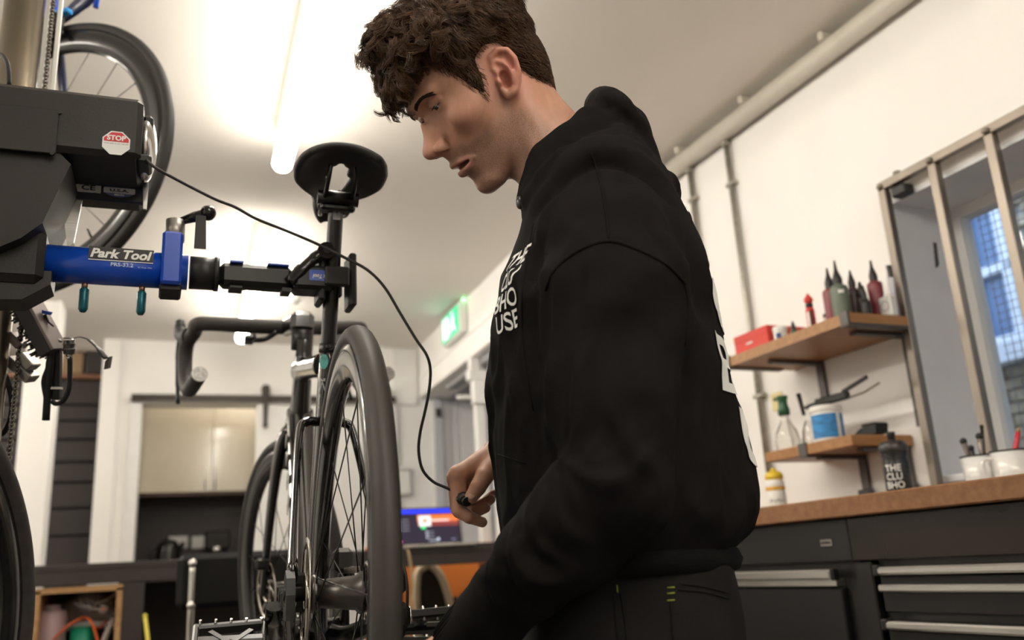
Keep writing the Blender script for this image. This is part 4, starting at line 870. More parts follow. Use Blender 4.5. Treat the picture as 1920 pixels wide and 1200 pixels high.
# rear derailleur
k = MB().tube(smoothpath([BP(.0,-.02,0.058), BP(-.03,-.045,0.062), BP(-.028,-.075,0.055), BP(.01,-.085,0.050)], 5), .012, 10, flat=.7).box(BP(-.018,-.03,0.068), (.045,.035,.025), np.stack([BF, BU, BL]), .008).box(BP(-.03,.012,0.065), (.03,.03,.02), np.stack([BF, BU, BL]), .006)
o = k.build('rear_derailleur', m_alloy, bike)
k = MB().prism([(-.02,.0),(.02,.0),(.03,-.1),(-.005,-.1)], BP(.01,-.09,0.040), BF, BU, .004)
for q in (0,-.075): k.cyl(BP(.012,-.1+q,.052), BP(.012,-.1+q,.06), .014, 14)
k.build('jockey_cage', m_alloy, o)
MB().tube(smoothpath([BP(-.005,.02,.066), BP(-.03,.035,.07), BP(-.045,.005,.074), BP(-.035,-.04,.074), BP(-.02,-.06,.07)], 6), .002, 8).build('gear_cable', m_rubber, o)
# chain, from chainring to cassette
ch = MB(); c0, c1 = BP(.405,-.07,.047), BP(0,0,.043); d0 = nrm(c1-c0)
pa, pb = c0+BU*.098, c1+BU*.03
for i in range(58):
    q = pa+(pb-pa)*i/57; ch.bar(q-d0*.0045, q+d0*.0045, .006 if i%2 else .0035, .008, BU)
o = ch.build('chain', M('chain_steel', (.35,.32,.27), .3, 1., var=.2), bike); o['kind'] = 'stuff'
# front derailleur and bottle cage blocks by the seat tube
MB().box(BP(.36,.045,.043), (.045,.04,.03), np.stack([BF, BU, BL]), .007).box(BP(.355,.02,.055), (.07,.03,.008), np.stack([BF, BU, BL]), .003).build('front_derailleur', M('grey_mech', (.1,.095,.09), .35, .5), bike)
# stem, handlebar, levers
MB().tube([SP(.775,0.567), SP(.80,0.574), SP(.875,0.582)], [.027,.024,.022], 14, flat=.8, up=BU).box(SP(.778,0.567), (.05,.05,.052), np.stack([BF, BU, BL]), .012).build('stem', m_frame, bike)
MB().cyl(SP(.788,0.507), SP(.775,0.552), .024, 18).build('spacer', m_alloy, bike)
m_tape = M('bar_tape', (.035,.03,.028), .65, var=.2, bump=.5, bscale=180)
HB = .2
def barpath(s): return [SP(.875,0.582,0), SP(.877,0.584,s*.08), SP(.882,0.588,s*.165), SP(.90,0.590,s*.197), SP(.945,0.584,s*(HB-.007)), SP(.985,0.567,s*HB), SP(.998,0.527,s*(HB+.003)), SP(.975,0.474,s*(HB+.008)), SP(.925,0.447,s*(HB+.013)), SP(.86,0.452,s*(HB+.016)), SP(.815,0.458,s*(HB+.018))]
for s in (-1,1):
    P = smoothpath(barpath(s), 6); MB().tube(P, np.interp(np.linspace(0, 1, len(P)), [0,.12,.2,1], [.017,.0175,.0165,.0162]), 14).build('handlebar', m_tape, bike)
    e = np.array(P[-1]); dd = nrm(P[-1]-P[-3]); MB().cyl(e, e+dd*.006, .0168, 16).build('bar_plug', M('plug_steel', (.35,.34,.33), .3, .8, var=.3, scale=150), bike)
    hd = MB().tube(smoothpath([SP(.965,0.580,s*HB), SP(1.01,0.587,s*HB), SP(1.045,0.607,s*HB), SP(1.055,0.637,s*(HB-.002))], 5), [.02]*6+[.0185]*5+[.0165]*3+[.013]*2, 12, flat=.8).build('brake_hood', m_rubber, bike)
    MB().tube(smoothpath([SP(1.05,0.602,s*HB), SP(1.06,0.552,s*(HB+.004)), SP(1.045,0.482,s*(HB+.01)), SP(1.03,0.437,s*(HB+.014))], 5), [.011]*6+[.0095]*5+[.008]*5, 10, flat=.6, up=BF).build('brake_lever', m_alloy, hd)
MB().tube(smoothpath([SP(.86,0.567,-.03), SP(.87,0.552,-.055), SP(.86,0.547,-.085), SP(.84,0.552,-.09)], 5), .006, 8).box(SP(.86,0.547,-.095), (.05,.012,.022), np.stack([BF, BU, BL]), .004).build('computer_mount', m_alloy, bike)
# saddle: open grid, thickened
SDL = 25; SDW = 17
def sad(f):
    return np.interp(f, [0,.02,.05,.085,.115,.15,.19,.225,.245,.25], [.050,.064,.071,.068,.050,.034,.026,.023,.017,.009])
V = []; F = []; idx = {}
so = BP(.09,.655)
for i in range(SDL+1):
    f = .25*i/SDL
    for j in range(SDW+1):
        q = 2*j/SDW-1; w = sad(f); l = q*w
        h = -.022*abs(q)**2.2*min(1, w/.05)+.012*((f-.13)/.13)**2-.028*max(0, (f-.215)/.035)**2
        f2 = f+.016*(1-abs(q)**2)*(1-f/.05) *0 if f > .05 else f-.004*(abs(q)**2)
        idx[i,j] = len(V); V.append(so+BF*f2+BU*h+BL*l)
for i in range(SDL):
    for j in range(SDW):
        f = .25*(i+.5)/SDL; q = 2*(j+.5)/SDW-1; l = abs(q*sad(f))
        sl = .016*math.sin(PI*min(1, max(0, (f-.045)/.125)))**.5 if .045 < f < .17 else 0
        if l < sl: continue
        F.append((idx[i,j], idx[i+1,j], idx[i+1,j+1], idx[i,j+1]))
o = mesh_obj('saddle', V, F, M('saddle_cover', (.02,.0185,.018), .5, var=.15, bump=.1), bike, smooth=True)
md = o.modifiers.new('thickness', 'SOLIDIFY'); md.thickness = .013; md.offset = 1; md = o.modifiers.new('round', 'SUBSURF'); md.levels = 1; md.render_levels = 1
for s in (-1,1): MB().tube(smoothpath([BP(.125,.652,s*.018), BP(.13,.628,s*.021), BP(.17,.616,s*.022), BP(.25,.618,s*.022), BP(.32,.648,s*.012)], 6), .0036, 8).build('saddle_rail', m_alloy, o)
MB().box(BP(.198,.617), (.045,.026,.06), np.stack([BF, BU, BL]), .008).cyl(BP(.18,.618,-.033), BP(.18,.618,.033), .012, 14).box(BP(.178,.60,0), (.012,.01,.056), np.stack([BF, BU, BL]), .003).build('seat_clamp', m_alloy, bike)
c = BP(.21,.592)-BF*.0218; MB().prism([(-.006,-.008),(.006,-.008),(.006,.008),(-.006,.008)], c, BL, BU, .001).build('size_sticker', M('grey_sticker', (.5,.5,.5), .5, var=.3, scale=400), bike)
# ================================================================== electric repair stand
CL = BP(.237,.492); AZ = CL[2]
A0 = atz(128,496,AZ); AD = nrm(A0-CL); AD[2] = 0; AD = nrm(AD)       # from the clamp towards the column
AN = np.cross(AD, Z); AN = AN if AN@(CAMO-CL) > 0 else -AN             # side facing the camera
AAX = np.stack([AD, AN, Z])
def SA(px, py=500, off=0.):  # distance along arm for an image column
    r = ray(px, py); n = AN; t_ = ((CL+AN*off-CAMO)@n)/(r@n); return (CAMO+r*t_-CL)@AD
def AP(s, t, z): return CL+AD*s+AN*t+Z*z
m_pblue = M('blue_enamel', (.004,.062,.46), .3, var=.06, coat=.3); m_box = M('black_powder_coat', (.0095,.008,.0072), .46, var=.2, scale=8, bump=.1, bscale=300)
stand = thing('repair_stand', 'electric repair stand with blue clamp arm, black motor box and steel column', 'repair stand', (atd(-22,600,1.5)[0], atd(-22,600,1.5)[1], 0))
s_b0, s_b1 = SA(352), SA(118)
MB().tube([AP(s_b0,0,0), AP(SA(60),0,0)], .028, 24).build('arm_tube', m_pblue, stand)
o = MB().box(AP(SA(321),.0,.012), (.03,.07,.085), AAX, .004).build('clamp_block', m_pblue, stand)
MB().box(AP(SA(321),.0,-.034), (.032,.05,.012), AAX, .003).build('rubber_foot', m_rubber, o)
MB().cyl(AP(SA(325),.0,.05), AP(SA(325),.0,.085), .0145, 20).build('boss', M('grey_zinc', (.35,.33,.3), .4, .8), o)
q0, q1 = AP(SA(335),.0,.085), AP(SA(385),.02,.095)
MB().tube([q0, q0+(q1-q0)*.5, q1], [.006,.0085,.008], 10).ball(q1, .0125, 14).build('lever', m_gb, o)
MB().prism([(-.009,-.055),(.009,-.055),(.007,0),(-.008,0)], AP(SA(372),.03,.085), -AD, Z, .003).build('lever_tag', m_blackp, o)
lab = MB().box(AP(SA(228),.0292,.012), (SA(168)-SA(288),.0012,.019), AAX).build('label_plate', m_black, stand)
uxx = -AD
text('lettering', 'Park Tool', m_letter, lab, AP(SA(228),.0299,.0115), uxx, Z, .0145, (SA(172)-SA(286)), bold=.035, shear=.25)
MB().box(AP(SA(228),.0293,.001), (SA(168)-SA(288),.0005,.0012), AAX).build('label_line', m_letter, lab)
text('lettering', 'PRS-33.2', M('pale_blue_print', (.4,.5,.7), .5), lab, AP(SA(230),.0285,-.0045), uxx, nrm(Z*.98-AN*.1), .0062, .031, bold=.02)
text('lettering', 'St. Paul, MN', M('pale_blue_print'), lab, AP(SA(272),.0285,-.007), uxx, nrm(Z*.98-AN*.1), .0026, .019)
MB().tube([AP(SA(356),0,0), AP(SA(408),0,0)], .026, 24).tube([AP(SA(402),0,0), AP(SA(410),0,0)], .0275, 24).build('collar', m_black, stand)
cl = MB().box(AP((SA(410)+SA(548))/2,0,-.002), (SA(410)-SA(548),.034,.038), AAX, .008).build('clamp_body', m_black, stand)
for u, v in ((430,455),(500,540)): MB().box(AP((SA(u)+SA(v))/2,.0,.019), (SA(u)-SA(v),.03,.004), AAX, .001).build('blue_shim', m_pblue, cl)
MB().box(AP((SA(430)+SA(455))/2,.0,-.023), (SA(430)-SA(455),.03,.005), AAX, .001).build('stop', m_blackp, cl); MB().box(AP(SA(535),.004,-.024), (.014,.03,.006), AAX).build('stop', m_blackp, cl)
MB().box(AP((SA(548)+SA(622))/2,.004,-.002), (SA(548)-SA(622),.05,.042), AAX, .006).build('jaw_body', m_black, cl)
jw = MB().box(AP(SA(600),.0,.0), (.012,.05,.08), AAX, .004).box(AP(SA(650)-.006,.0,.0), (.012,.05,.092), AAX, .003).box(AP((SA(600)+SA(650))/2,.03,.0), (.04,.012,.034), AAX, .003).box(AP((SA(600)+SA(650))/2,-.03,.0), (.04,.012,.034), AAX, .003)
jw.build('jaw', m_blackp, stand)
st_ = MB().box(AP((SA(575)+SA(622))/2,.0295,.0), (SA(575)-SA(622),.001,.018), AAX).build('blue_sticker', m_pblue, stand)
text('lettering', 'Park Tool', m_letter, st_, AP((SA(575)+SA(622))/2,.0302,-.002), AD, -Z, .007, .032, bold=.03, shear=.25)
q = [AP(SA(540),.02,-.012), AP(SA(565),.026,.012), AP(SA(585),.026,.03), AP(SA(604),.026,.042)]
MB().tube(smoothpath(q, 5), [.011]*5+[.0095]*5+[.011]*6, 10, flat=.7).cyl(AP(SA(606),.012,.043), AP(SA(606),.034,.043), .0145, 18).build('cam_lever', m_gb, cl)
MB().cyl(AP(SA(606),.034,.043), AP(SA(606),.036,.043), .006, 10).build('cam_pin', m_alloy, cl)
# column with its chain, down to a floor plate
cb_, ct_ = atd(-22,640,1.50), atd(42,40,1.645); cax = nrm(ct_-cb_); cbase = cb_+cax*((.03-cb_[2])/cax[2]); ctop = cb_+cax*((2.30-cb_[2])/cax[2])
MB().cyl(cbase, ctop, .033, 28).build('column', M('brushed_column_steel', (.30,.255,.19), .3, .95, var=.1, stretch=(1,1,.05), scale=60), stand)
MB().box((cbase[0],cbase[1],.015), (.36,.36,.03), bev=.006).build('base_plate', m_black, stand)
cside = nrm(np.cross(cax, AN)); cside = cside if cside@RCW[:,0] > 0 else -cside; CAX3 = np.stack([cside, AN, cax]); cmid = cbase+cside*.048
for off in (-.0105,.0105): MB().box(cbase+cside*(.049+off)-AN*.004+cax*1.84, (.008,.01,.84), CAX3, .001).build('guide_strip', m_wp, stand)
ch = MB()
for i in range(310):
    p = cmid+AN*.006+cax*(.15+i*.0067); ch.box(p, (.0085 if i%2 else .005, .005, .0062), CAX3); ch.ball(p+AN*.001, .0036, 6)
o = ch.build('lift_chain', m_ch, stand); o['kind'] = 'stuff'
# motor box and carriage
fa, fb = atd(-60,142,1.28), atd(270,186,1.36)
ztop = (fa[2]+fb[2])/2; fd = fb-fa; fd[2] = 0; fl = np.linalg.norm(fd); fd /= fl; fnn = np.cross(fd, Z); fnn = fnn if fnn@(CAMO-fb) > 0 else -fnn; FAX = np.stack([fd, fnn, Z])
zbot = atd(262,312,1.36)[2]
def FP(s, t, z): return np.array((fb[0],fb[1],0))+fd*s+fnn*t+Z*z
def fpix(px, py, t=0): p = onplane(px, py, FP(0,t,0), fnn); return (p-FP(0,t,0))@fd, p[2]
bx = MB().box(FP(-fl/2,-.11,(ztop+zbot)/2), (fl,.22,ztop-zbot), FAX, .008).build('motor_box', m_box, stand)
sq, zq = fpix(110,250); MB().box(FP((sq-.3)/2-.05-.05,.001,(fpix(60,197)[1]+fpix(60,290)[1])/2), (sq+.0+.3+.1 if False else .2,.002,fpix(60,197)[1]-fpix(60,290)[1]), FAX, .001)
s1_, z1_ = fpix(112,208); s0_ = s1_-.16; z0_ = fpix(100,289)[1]
MB().box(FP((s0_+s1_)/2,.0008,(z0_+z1_)/2), (s1_-s0_,.003,z1_-z0_), FAX, .001).build('hatch', m_box, bx)
for px, py in ((112,212),(98,289)): s_, z_ = fpix(px, py); MB().cyl(FP(s_,.0,z_), FP(s_,.004,z_), .003, 8).build('screw', m_black, bx)
# octagonal stop sticker
s_, z_ = fpix(218,269); rr = .0205
def octo(r): return [(r*math.cos(PI/8+k*PI/4), r*math.sin(PI/8+k*PI/4)) for k in range(8)]
up_f = nrm(Z*1.0); 
o = MB().prism(octo(rr), FP(s_,.0012,z_), fd, Z, .0008).build('stop_sticker', m_letter, bx)
r2 = rr*.9
MB().prism([(p[0],p[1]) for p in octo(r2) if p[1] > 0]+[(-r2*.92,.002),(r2*.92,.002)], FP(s_,.0019,z_), fd, Z, .0004).build('red_field', M('sticker_red', (.62,.03,.04), .5), o)
text('lettering', 'STOP', m_letter, o, FP(s_,.0023,z_+.0078), fd, Z, .0085, .026, bold=.04)
text('lettering', 'SCAN HERE TO GET THE APP', m_black, o, FP(s_,.0018,z_-.0015), fd, Z, .0018, .033)
# chrome dome and end cover on the right-hand end
s_, z_ = fpix(288,250); MB().ball(FP(.004,-.07,(ztop+zbot)/2-.002), .05, 20, (.32,1,1.05), FAX).build('chrome_dome', m_chrome, bx)
MB().box(FP(.006,-.05,(ztop+zbot)/2+.022), (.016,.04,.035), FAX, .005).build('latch', m_blackp, bx); MB().box(FP(.004,-.04,zbot+.008), (.022,.05,.016), FAX, .004).build('cable_gland', m_blackp, bx)
# lower housing and rating plate
hz = fpix(60,430,-.02)[1]
MB().prism([(-.5,.0),(-.0,.0),(.02,-.02),(-.01,-.115),(-.035,-.14),(-.11,-.185),(-.5,-.19)], FP(fpix(112,330,-.06)[0],-.09,zbot+.004), fd, Z, .16).build('housing', m_box, stand)
sp0, zp0 = fpix(205,357,-.12)
pl = MB().box(FP(fpix(203,357,-.12)[0],-.125,zp0), (fpix(275,357,-.12)[0]-fpix(128,357,-.12)[0],.01,.036), FAX, .002).box(FP(fpix(203,357,-.12)[0],-.12,zp0+.03), (fpix(275,357,-.12)[0]-fpix(128,357,-.12)[0],.03,.04), FAX, .002).build('rating_plate', m_black, stand)
for px, py, w_, nm in ((166,352,.036,'ce_label'),):
    s_, z_ = fpix(px, py, -.118); o = MB().box(FP(s_,-.1185,z_), (w_,.001,.0155), FAX).build(nm, M('pale_label', (.5,.48,.44), .5), pl); text('lettering', 'CE', m_black, o, FP(s_,-.1175,z_), fd, Z, .009, .02, bold=.03)
s_, z_ = fpix(224,357,-.118)
o = MB().prism([(.024*math.cos(t_), .0115*math.sin(t_)) for t_ in np.linspace(0, 2*PI, 25)[:-1]], FP(s_,-.1185,z_), fd, Z, .001).build('maker_label', M('label_blue_grey', (.1,.12,.25), .5), pl)
MB().box(FP(s_,-.1175,z_-.001), (.046,.0008,.009), FAX).build('label_band', M('pale_label'), o); text('lettering', 'PARK TOOL', M('pale_blue_print'), o, FP(s_,-.1172,z_+.0068), fd, Z, .0032, .026, bold=.02); text('lettering', 'U.S.A.', m_black, o, FP(s_,-.1168,z_-.001), fd, Z, .005, .028, bold=.04); text('lettering', 'MINN', m_letter, o, FP(s_,-.1172,z_-.0085), fd, Z, .003, .014, bold=.02)
MB().prism([(-.004,-.09),(.004,-.08),(.012,0),(-.02,0)], FP(fpix(130,395,-.12)[0]+.005,-.13,zp0-.01), fd, Z, .006).build('alloy_bracket', m_alu, stand); MB().prism([(-.002,-.05),(.003,-.05),(.004,.02),(-.006,.02)], FP(fpix(274,345,-.12)[0],-.12,zp0+.022), fd, Z, .006).build('alloy_bracket', m_alu, stand)
MB().box(AP(SA(95)+.05,.0,-.0), (.09,.085,.085), AAX, .01).prism([(-.09,-.05),(.01,-.045),(.045,-.02),(.045,-.0),(-.09,.0)], AP(SA(95)+.04,-.0,-.022), -AD, Z, .06).build('carriage', m_box, stand)
P = [atd(-4,100,1.5), atd(8,108,1.48), atd(15,125,1.47), atd(17,160,1.47)]; MB().tube(smoothpath(P, 5), .004, 8).build('motor_cable', m_rubber, stand)
P = [atd(2,815,1.5), atd(14,800,1.5), atd(22,770,1.5), atd(20,735,1.5), atd(10,705,1.5), atd(2,690,1.5)]; MB().tube(smoothpath(P, 5), .005, 8).build('lower_cable', m_rubber, stand)
# hex handles hanging from the arm
for px, lb in ((157,'teal hexagonal tool handle under the blue arm, nearer the column'), (265,'teal hexagonal tool handle under the blue arm, nearer the clamp')):
    s_ = SA(px, 560); t = thing('hex_tool', lb, 'tool', AP(s_,0,-.075), 'teal tools under the arm')
    MB().cyl(AP(s_,0,-.026), AP(s_,0,-.036), .0045, 10).build('shank', M('copper_shank', (.35,.2,.14), .35, .8), t)
    m_te = M('teal_anodised', (.005,.10,.135), .35, .4)
    MB().tube([AP(s_,0,-.034), AP(s_,0,-.038), AP(s_,0,-.068), AP(s_,0,-.073)], [.004,.0068,.0068,.004], 6).build('handle', m_te, t)
# ------------------------------------------------------------------ tool rack on the column: brush, blocks, hanging tools
RD = 1.52
t = thing('bench_brush', 'black bristle brush on a slim alloy back, hanging beside the column', 'brush', atd(70,690,RD))
a, b = atd(60,558,RD), atd(112,655,RD); d_ = nrm(b-a); n_ = nrm(np.cross(d_, RCW[:,2])); n_ = n_ if n_@RCW[:,0] > 0 else -n_; dp = RCW[:,2]
MB().bar(a, b, .05, .006, n_, .001).build('back', M('pink_alloy', (.17,.14,.13), .4, .6), t)
br = MB(); ext = [atd(30,563,RD), atd(88,664,RD)]
lo = np.linalg.norm(b-a)
for i in range(26):
    for j in range(7):
        p = a+d_*lo*(i+.5)/26+dp*(-.02+.0065*j); L_ = .028+.012*random.random(); q = p-n_*L_+d_*random.uniform(-.004,.004)+dp*random.uniform(-.004,.004); br.tube([p, q], [.0028,.0016], 5)
br.bar(a-n_*.014, b-n_*.014, .05, .022, n_)
o = br.build('bristles', M('bristle_black', (.02,.017,.017), .6, var=.4), t); o['kind'] = 'stuff'
MB().prism([(0,0),(.016,-.004),(.013,-.009),(.0,-.006)], atd(80,581,RD), RCW[:,0], -RCW[:,1], .006).build('clip', m_pblue, t); MB().tube([atd(84,590,RD), atd(92,605,RD), atd(101,612,RD)], [.003,.002,.0015], 6).build('wire_clip', m_black, t)
for i, (q0, q1, wd, mt, lb) in enumerate((((22,626),(44,650),.014,M('pink_alloy'),'slim grey alloy block lowest on the rack by the chain'), ((42,664),(64,690),.016,M('pale_alloy', (.25,.23,.21), .35, .7),'pale alloy block below the bench brush'), ((18,672),(62,712),.016,M('pale_alloy'),'long pale alloy bar under the bench brush'))):
    tag(MB().bar(atd(*q0,RD), atd(*q1,RD), .03, wd, RCW[:,0], .002).build('alloy_block', mt), lb, 'alloy block')
t = thing('tyre_tool', 'long black tool hanging straight down from the rack', 'tool', atd(86,788,RD))
MB().tube(smoothpath([atd(97,640,RD), atd(94,680,RD), atd(90,725,RD), atd(86,788,RD)], 5), [.006]*5+[.007]*5+[.0062]*6, 10).build('shaft', m_blackp, t); MB().tube(smoothpath([atd(92,690,RD), atd(84,715,RD), atd(88,745,RD)], 5), .006, 8).build('jaw', m_blackp, t)
t = thing('band_clamp', 'black strap tool with a short silver bar hanging from the rack', 'tool', atd(106,757,RD))
MB().bar(atd(106,635,RD+.01), atd(105,750,RD+.01), .014, .016, RCW[:,0], .003).build('strap', m_blackp, t); MB().bar(atd(96,728,RD), atd(117,728,RD), .004, .004).build('silver_bar', m_chrome, t)
MB().tube(smoothpath([atd(131,668,RD), atd(131,700,RD), atd(129,730,RD), atd(119,751,RD), atd(106,757,RD), atd(97,752,RD)], 5), .0042, 8).build('loop', m_blackp, t)
t = thing('strap_wrench', 'knurled steel roller with a curved black strap on the rack', 'tool', atd(130,655,RD))
MB().tube([atd(130,633,RD), atd(129,664,RD)], .0092, 14).ring([(.0088,-.002),(.0088,.002),(.0102,.002),(.0102,-.002)], atd(129.6,645,RD), -RCW[:,1], 20).ring([(.0088,-.002),(.0088,.002),(.0102,.002),(.0102,-.002)], atd(129.3,655,RD), -RCW[:,1], 20).build('roller', M('knurled_steel', (.14,.13,.12), .4, .8), t)
MB().box(atd(128,637,RD-.012), (.016,.002,.005), RCW.T, .0005).build('bright_edge', m_chrome, t)
MB().tube([atd(126,664,RD), atd(134,668,RD)], .004, 8).ball(atd(130,670,RD), .005, 8).build('nut', m_chrome, t)
MB().tube(smoothpath([atd(136,635,RD), atd(150,632,RD), atd(168,638,RD), atd(186,655,RD), atd(199,672,RD)], 6), [.0025]*6+[.0035]*6+[.006]*6+[.0085]*7, 10, flat=.35, up=RCW[:,2]).prism([(0,0),(.0075,.008),(.004,-.012),(-.002,-.014)], atd(200,677,RD), RCW[:,0], -RCW[:,1], .012).build('strap', M('brown_black_strap', (.05,.042,.038), .45), t)
# ------------------------------------------------------------------ charging cable from the motor box to the man's hand
HAND_D = 1.335
P = [FP(.004,-.02,zbot+.01), atd(291,314,1.345), atd(330,336,1.36), atd(400,372,1.38), atd(440,388,1.39), atd(480,410,1.40), atd(540,434,1.41), atd(598,459,1.42), atd(650,485,1.41), atd(690,507,1.40), atd(722,540,1.39), atd(752,590,1.38), atd(780,636,1.37), atd(800,666,1.36), atd(807,695,1.36), atd(804,735,1.355), atd(796,775,1.35), atd(788,810,1.345), atd(785,845,1.34), atd(792,880,1.335), atd(812,903,1.335), atd(838,915,1.335), atd(856,925,1.33), atd(866,934,1.325)]
t = thing('charging_lead', 'thin black lead running from the motor box down to the man\'s hand', 'cable', P[-1])
MB().tube(smoothpath(P, 6), .0024, 8).build('cable', m_rubber, t)
ce = atd(868,934,1.318); dirc = nrm(RCW@np.array((.35,.1,-.9)))
MB().tube([ce+dirc*-.012, ce+dirc*.012], .0085, 8).tube([ce+dirc*.012, ce+dirc*.02], .0072, 8).box(ce, (.02,.012,.012), np.stack([nrm(RCW@np.array((.8,-.5,.2))), nrm(RCW@np.array((.5,.8,.1))), dirc]), .003).build('plug', m_blackp, t)
# ================================================================== second bike on the far side of the stand
m_navy = M('navy_frame', (.02,.025,.07), .3, coat=.6, var=.1)
C2 = atd(96,292,2.06)
b2 = thing('hung_bike', 'second bike hung high behind the stand, black wheel and blue frame', 'bicycle', C2)
ax2 = nrm(np.array((0,0,1))@np.eye(3)*0+np.array((RCW[0,2],RCW[1,2],0))*-1*math.cos(.3)+np.array((RCW[0,0],RCW[1,0],0))*-math.sin(.3)); up2 = Z
w2, f2 = wheel(b2, C2, ax2, up2, 18, R=.34, tr=.014, depth=.055, tyrem=m_rubber)
side = np.cross(Z, ax2); side = side if side@RCW[:,0] > 0 else -side
dn2 = -side
for s in (-1,1):
    MB().tube([C2+ax2*s*.05, C2+Z*.2+dn2*.03+ax2*s*.046, C2+Z*.36+dn2*.04+ax2*s*.02], [.01,.013,.014], 10, flat=.6, up=side).build('fork_leg', m_navy, b2)
MB().tube([C2+Z*.35+dn2*.04, C2+Z*.44+dn2*.055], .022, 14).build('head_tube', m_pblue, b2)
MB().tube([C2+Z*.355+dn2*.02, C2+Z*.4+side*.06, C2+Z*.47+side*.14], [.012,.025,.028], 12, flat=.5).build('down_tube', m_navy, b2)
MB().tube([C2+Z*.37+side*.095, C2+Z*.47+side*.11], .0065, 8).build('blue_edge', m_pblue, b2)
MB().box(C2+Z*.33+dn2*.0+ax2*.03, (.05,.03,.05), np.stack([side, ax2, Z]), .006).tube([C2+Z*.33+side*.02+ax2*.03, C2+Z*.29+side*.03+ax2*.03], .006, 8).build('brake_caliper', m_alloy, b2)
MB().box(C2+Z*.355+side*.02+ax2*.03, (.06,.02,.012), np.stack([side, ax2, Z]), .003).build('caliper_arm', M('bright_blue', (.03,.25,.6), .3), b2)
# ================================================================== spare wheel at the left edge, on a small stand
C3 = atd(-264,1205,1.05)
t = thing('spare_wheel', 'dark bicycle wheel at the left edge in front of the counter', 'wheel', (C3[0],C3[1],0))
ax3 = nrm(np.array((RCW[0,0],RCW[1,0],0))*math.cos(.05)+np.array((RCW[0,2],RCW[1,2],0))*-math.sin(.05))
m_sw = M('dusty_tyre', (.03,.025,.023), .8, var=.3, scale=60, bump=.4, bscale=150)
wheel(t, C3, ax3, Z, 20, R=.345, tr=.02, tyrem=m_sw)
MB().bar((C3[0],C3[1],.02)-ax3*.09, C3-ax3*.09, .03, .03, ax3).cyl(C3-ax3*.1, C3-ax3*.03, .006, 10).build('axle_post', m_black, t); MB().box((C3[0],C3[1],.01), (.22,.22,.02)).build('base', m_black, t)
# ================================================================== the man
from mathutils.bvhtree import BVHTree
f32 = np.float32
class G:
    """grid for a signed-distance field"""
    def __init__(s, lo, hi, h):
        s.lo = np.array(lo, f32); s.h = h; n = [int(math.ceil((hi[i]-lo[i])/h))+1 for i in range(3)]
        ax = [s.lo[i]+h*np.arange(n[i], dtype=f32) for i in range(3)]; s.ax = ax
        s.x, s.y, s.z = ax[0][:,None,None], ax[1][None,:,None], ax[2][None,None,:]; s.n = n
def cap(g, a, b, ra, rb=None, sy=None):
    """round cone from a to b"""
    rb = ra if rb is None else rb; a = np.array(a, f32); b = np.array(b, f32); d = b-a; L2 = float(d@d)+1e-12
    px, py, pz = g.x-a[0], g.y-a[1], g.z-a[2]
    t = np.clip((px*d[0]+py*d[1]+pz*d[2])/f32(L2), 0, 1)
    return np.sqrt((px-t*d[0])**2+(py-t*d[1])**2+(pz-t*d[2])**2)-(ra+t*f32(rb-ra))
def ell(g, c, r, ax=None):
    px, py, pz = g.x-f32(c[0]), g.y-f32(c[1]), g.z-f32(c[2])
    if ax is not None:
        ax = np.array(ax, f32); px, py, pz = (px*ax[0,0]+py*ax[0,1]+pz*ax[0,2]), (px*ax[1,0]+py*ax[1,1]+pz*ax[1,2]), (px*ax[2,0]+py*ax[2,1]+pz*ax[2,2])
    r = [f32(q) for q in r]; k0 = np.sqrt((px/r[0])**2+(py/r[1])**2+(pz/r[2])**2); k1 = np.sqrt((px/r[0]**2)**2+(py/r[1]**2)**2+(pz/r[2]**2)**2)
    return k0*(k0-1)/np.maximum(k1, 1e-6)
def smin(a, b, k): h = np.clip(.5+.5*(b-a)/k, 0, 1); return b+(a-b)*h-k*h*(1-h)
def smax(a, b, k): return -smin(-a, -b, k)
def chain(g, pts, rs, k=None):
    out = None
    for i in range(len(pts)-1):
        d = cap(g, pts[i], pts[i+1], rs[i], rs[i+1]); out = d if out is None else (np.minimum(out, d) if k is None else smin(out, d, k))
    return out
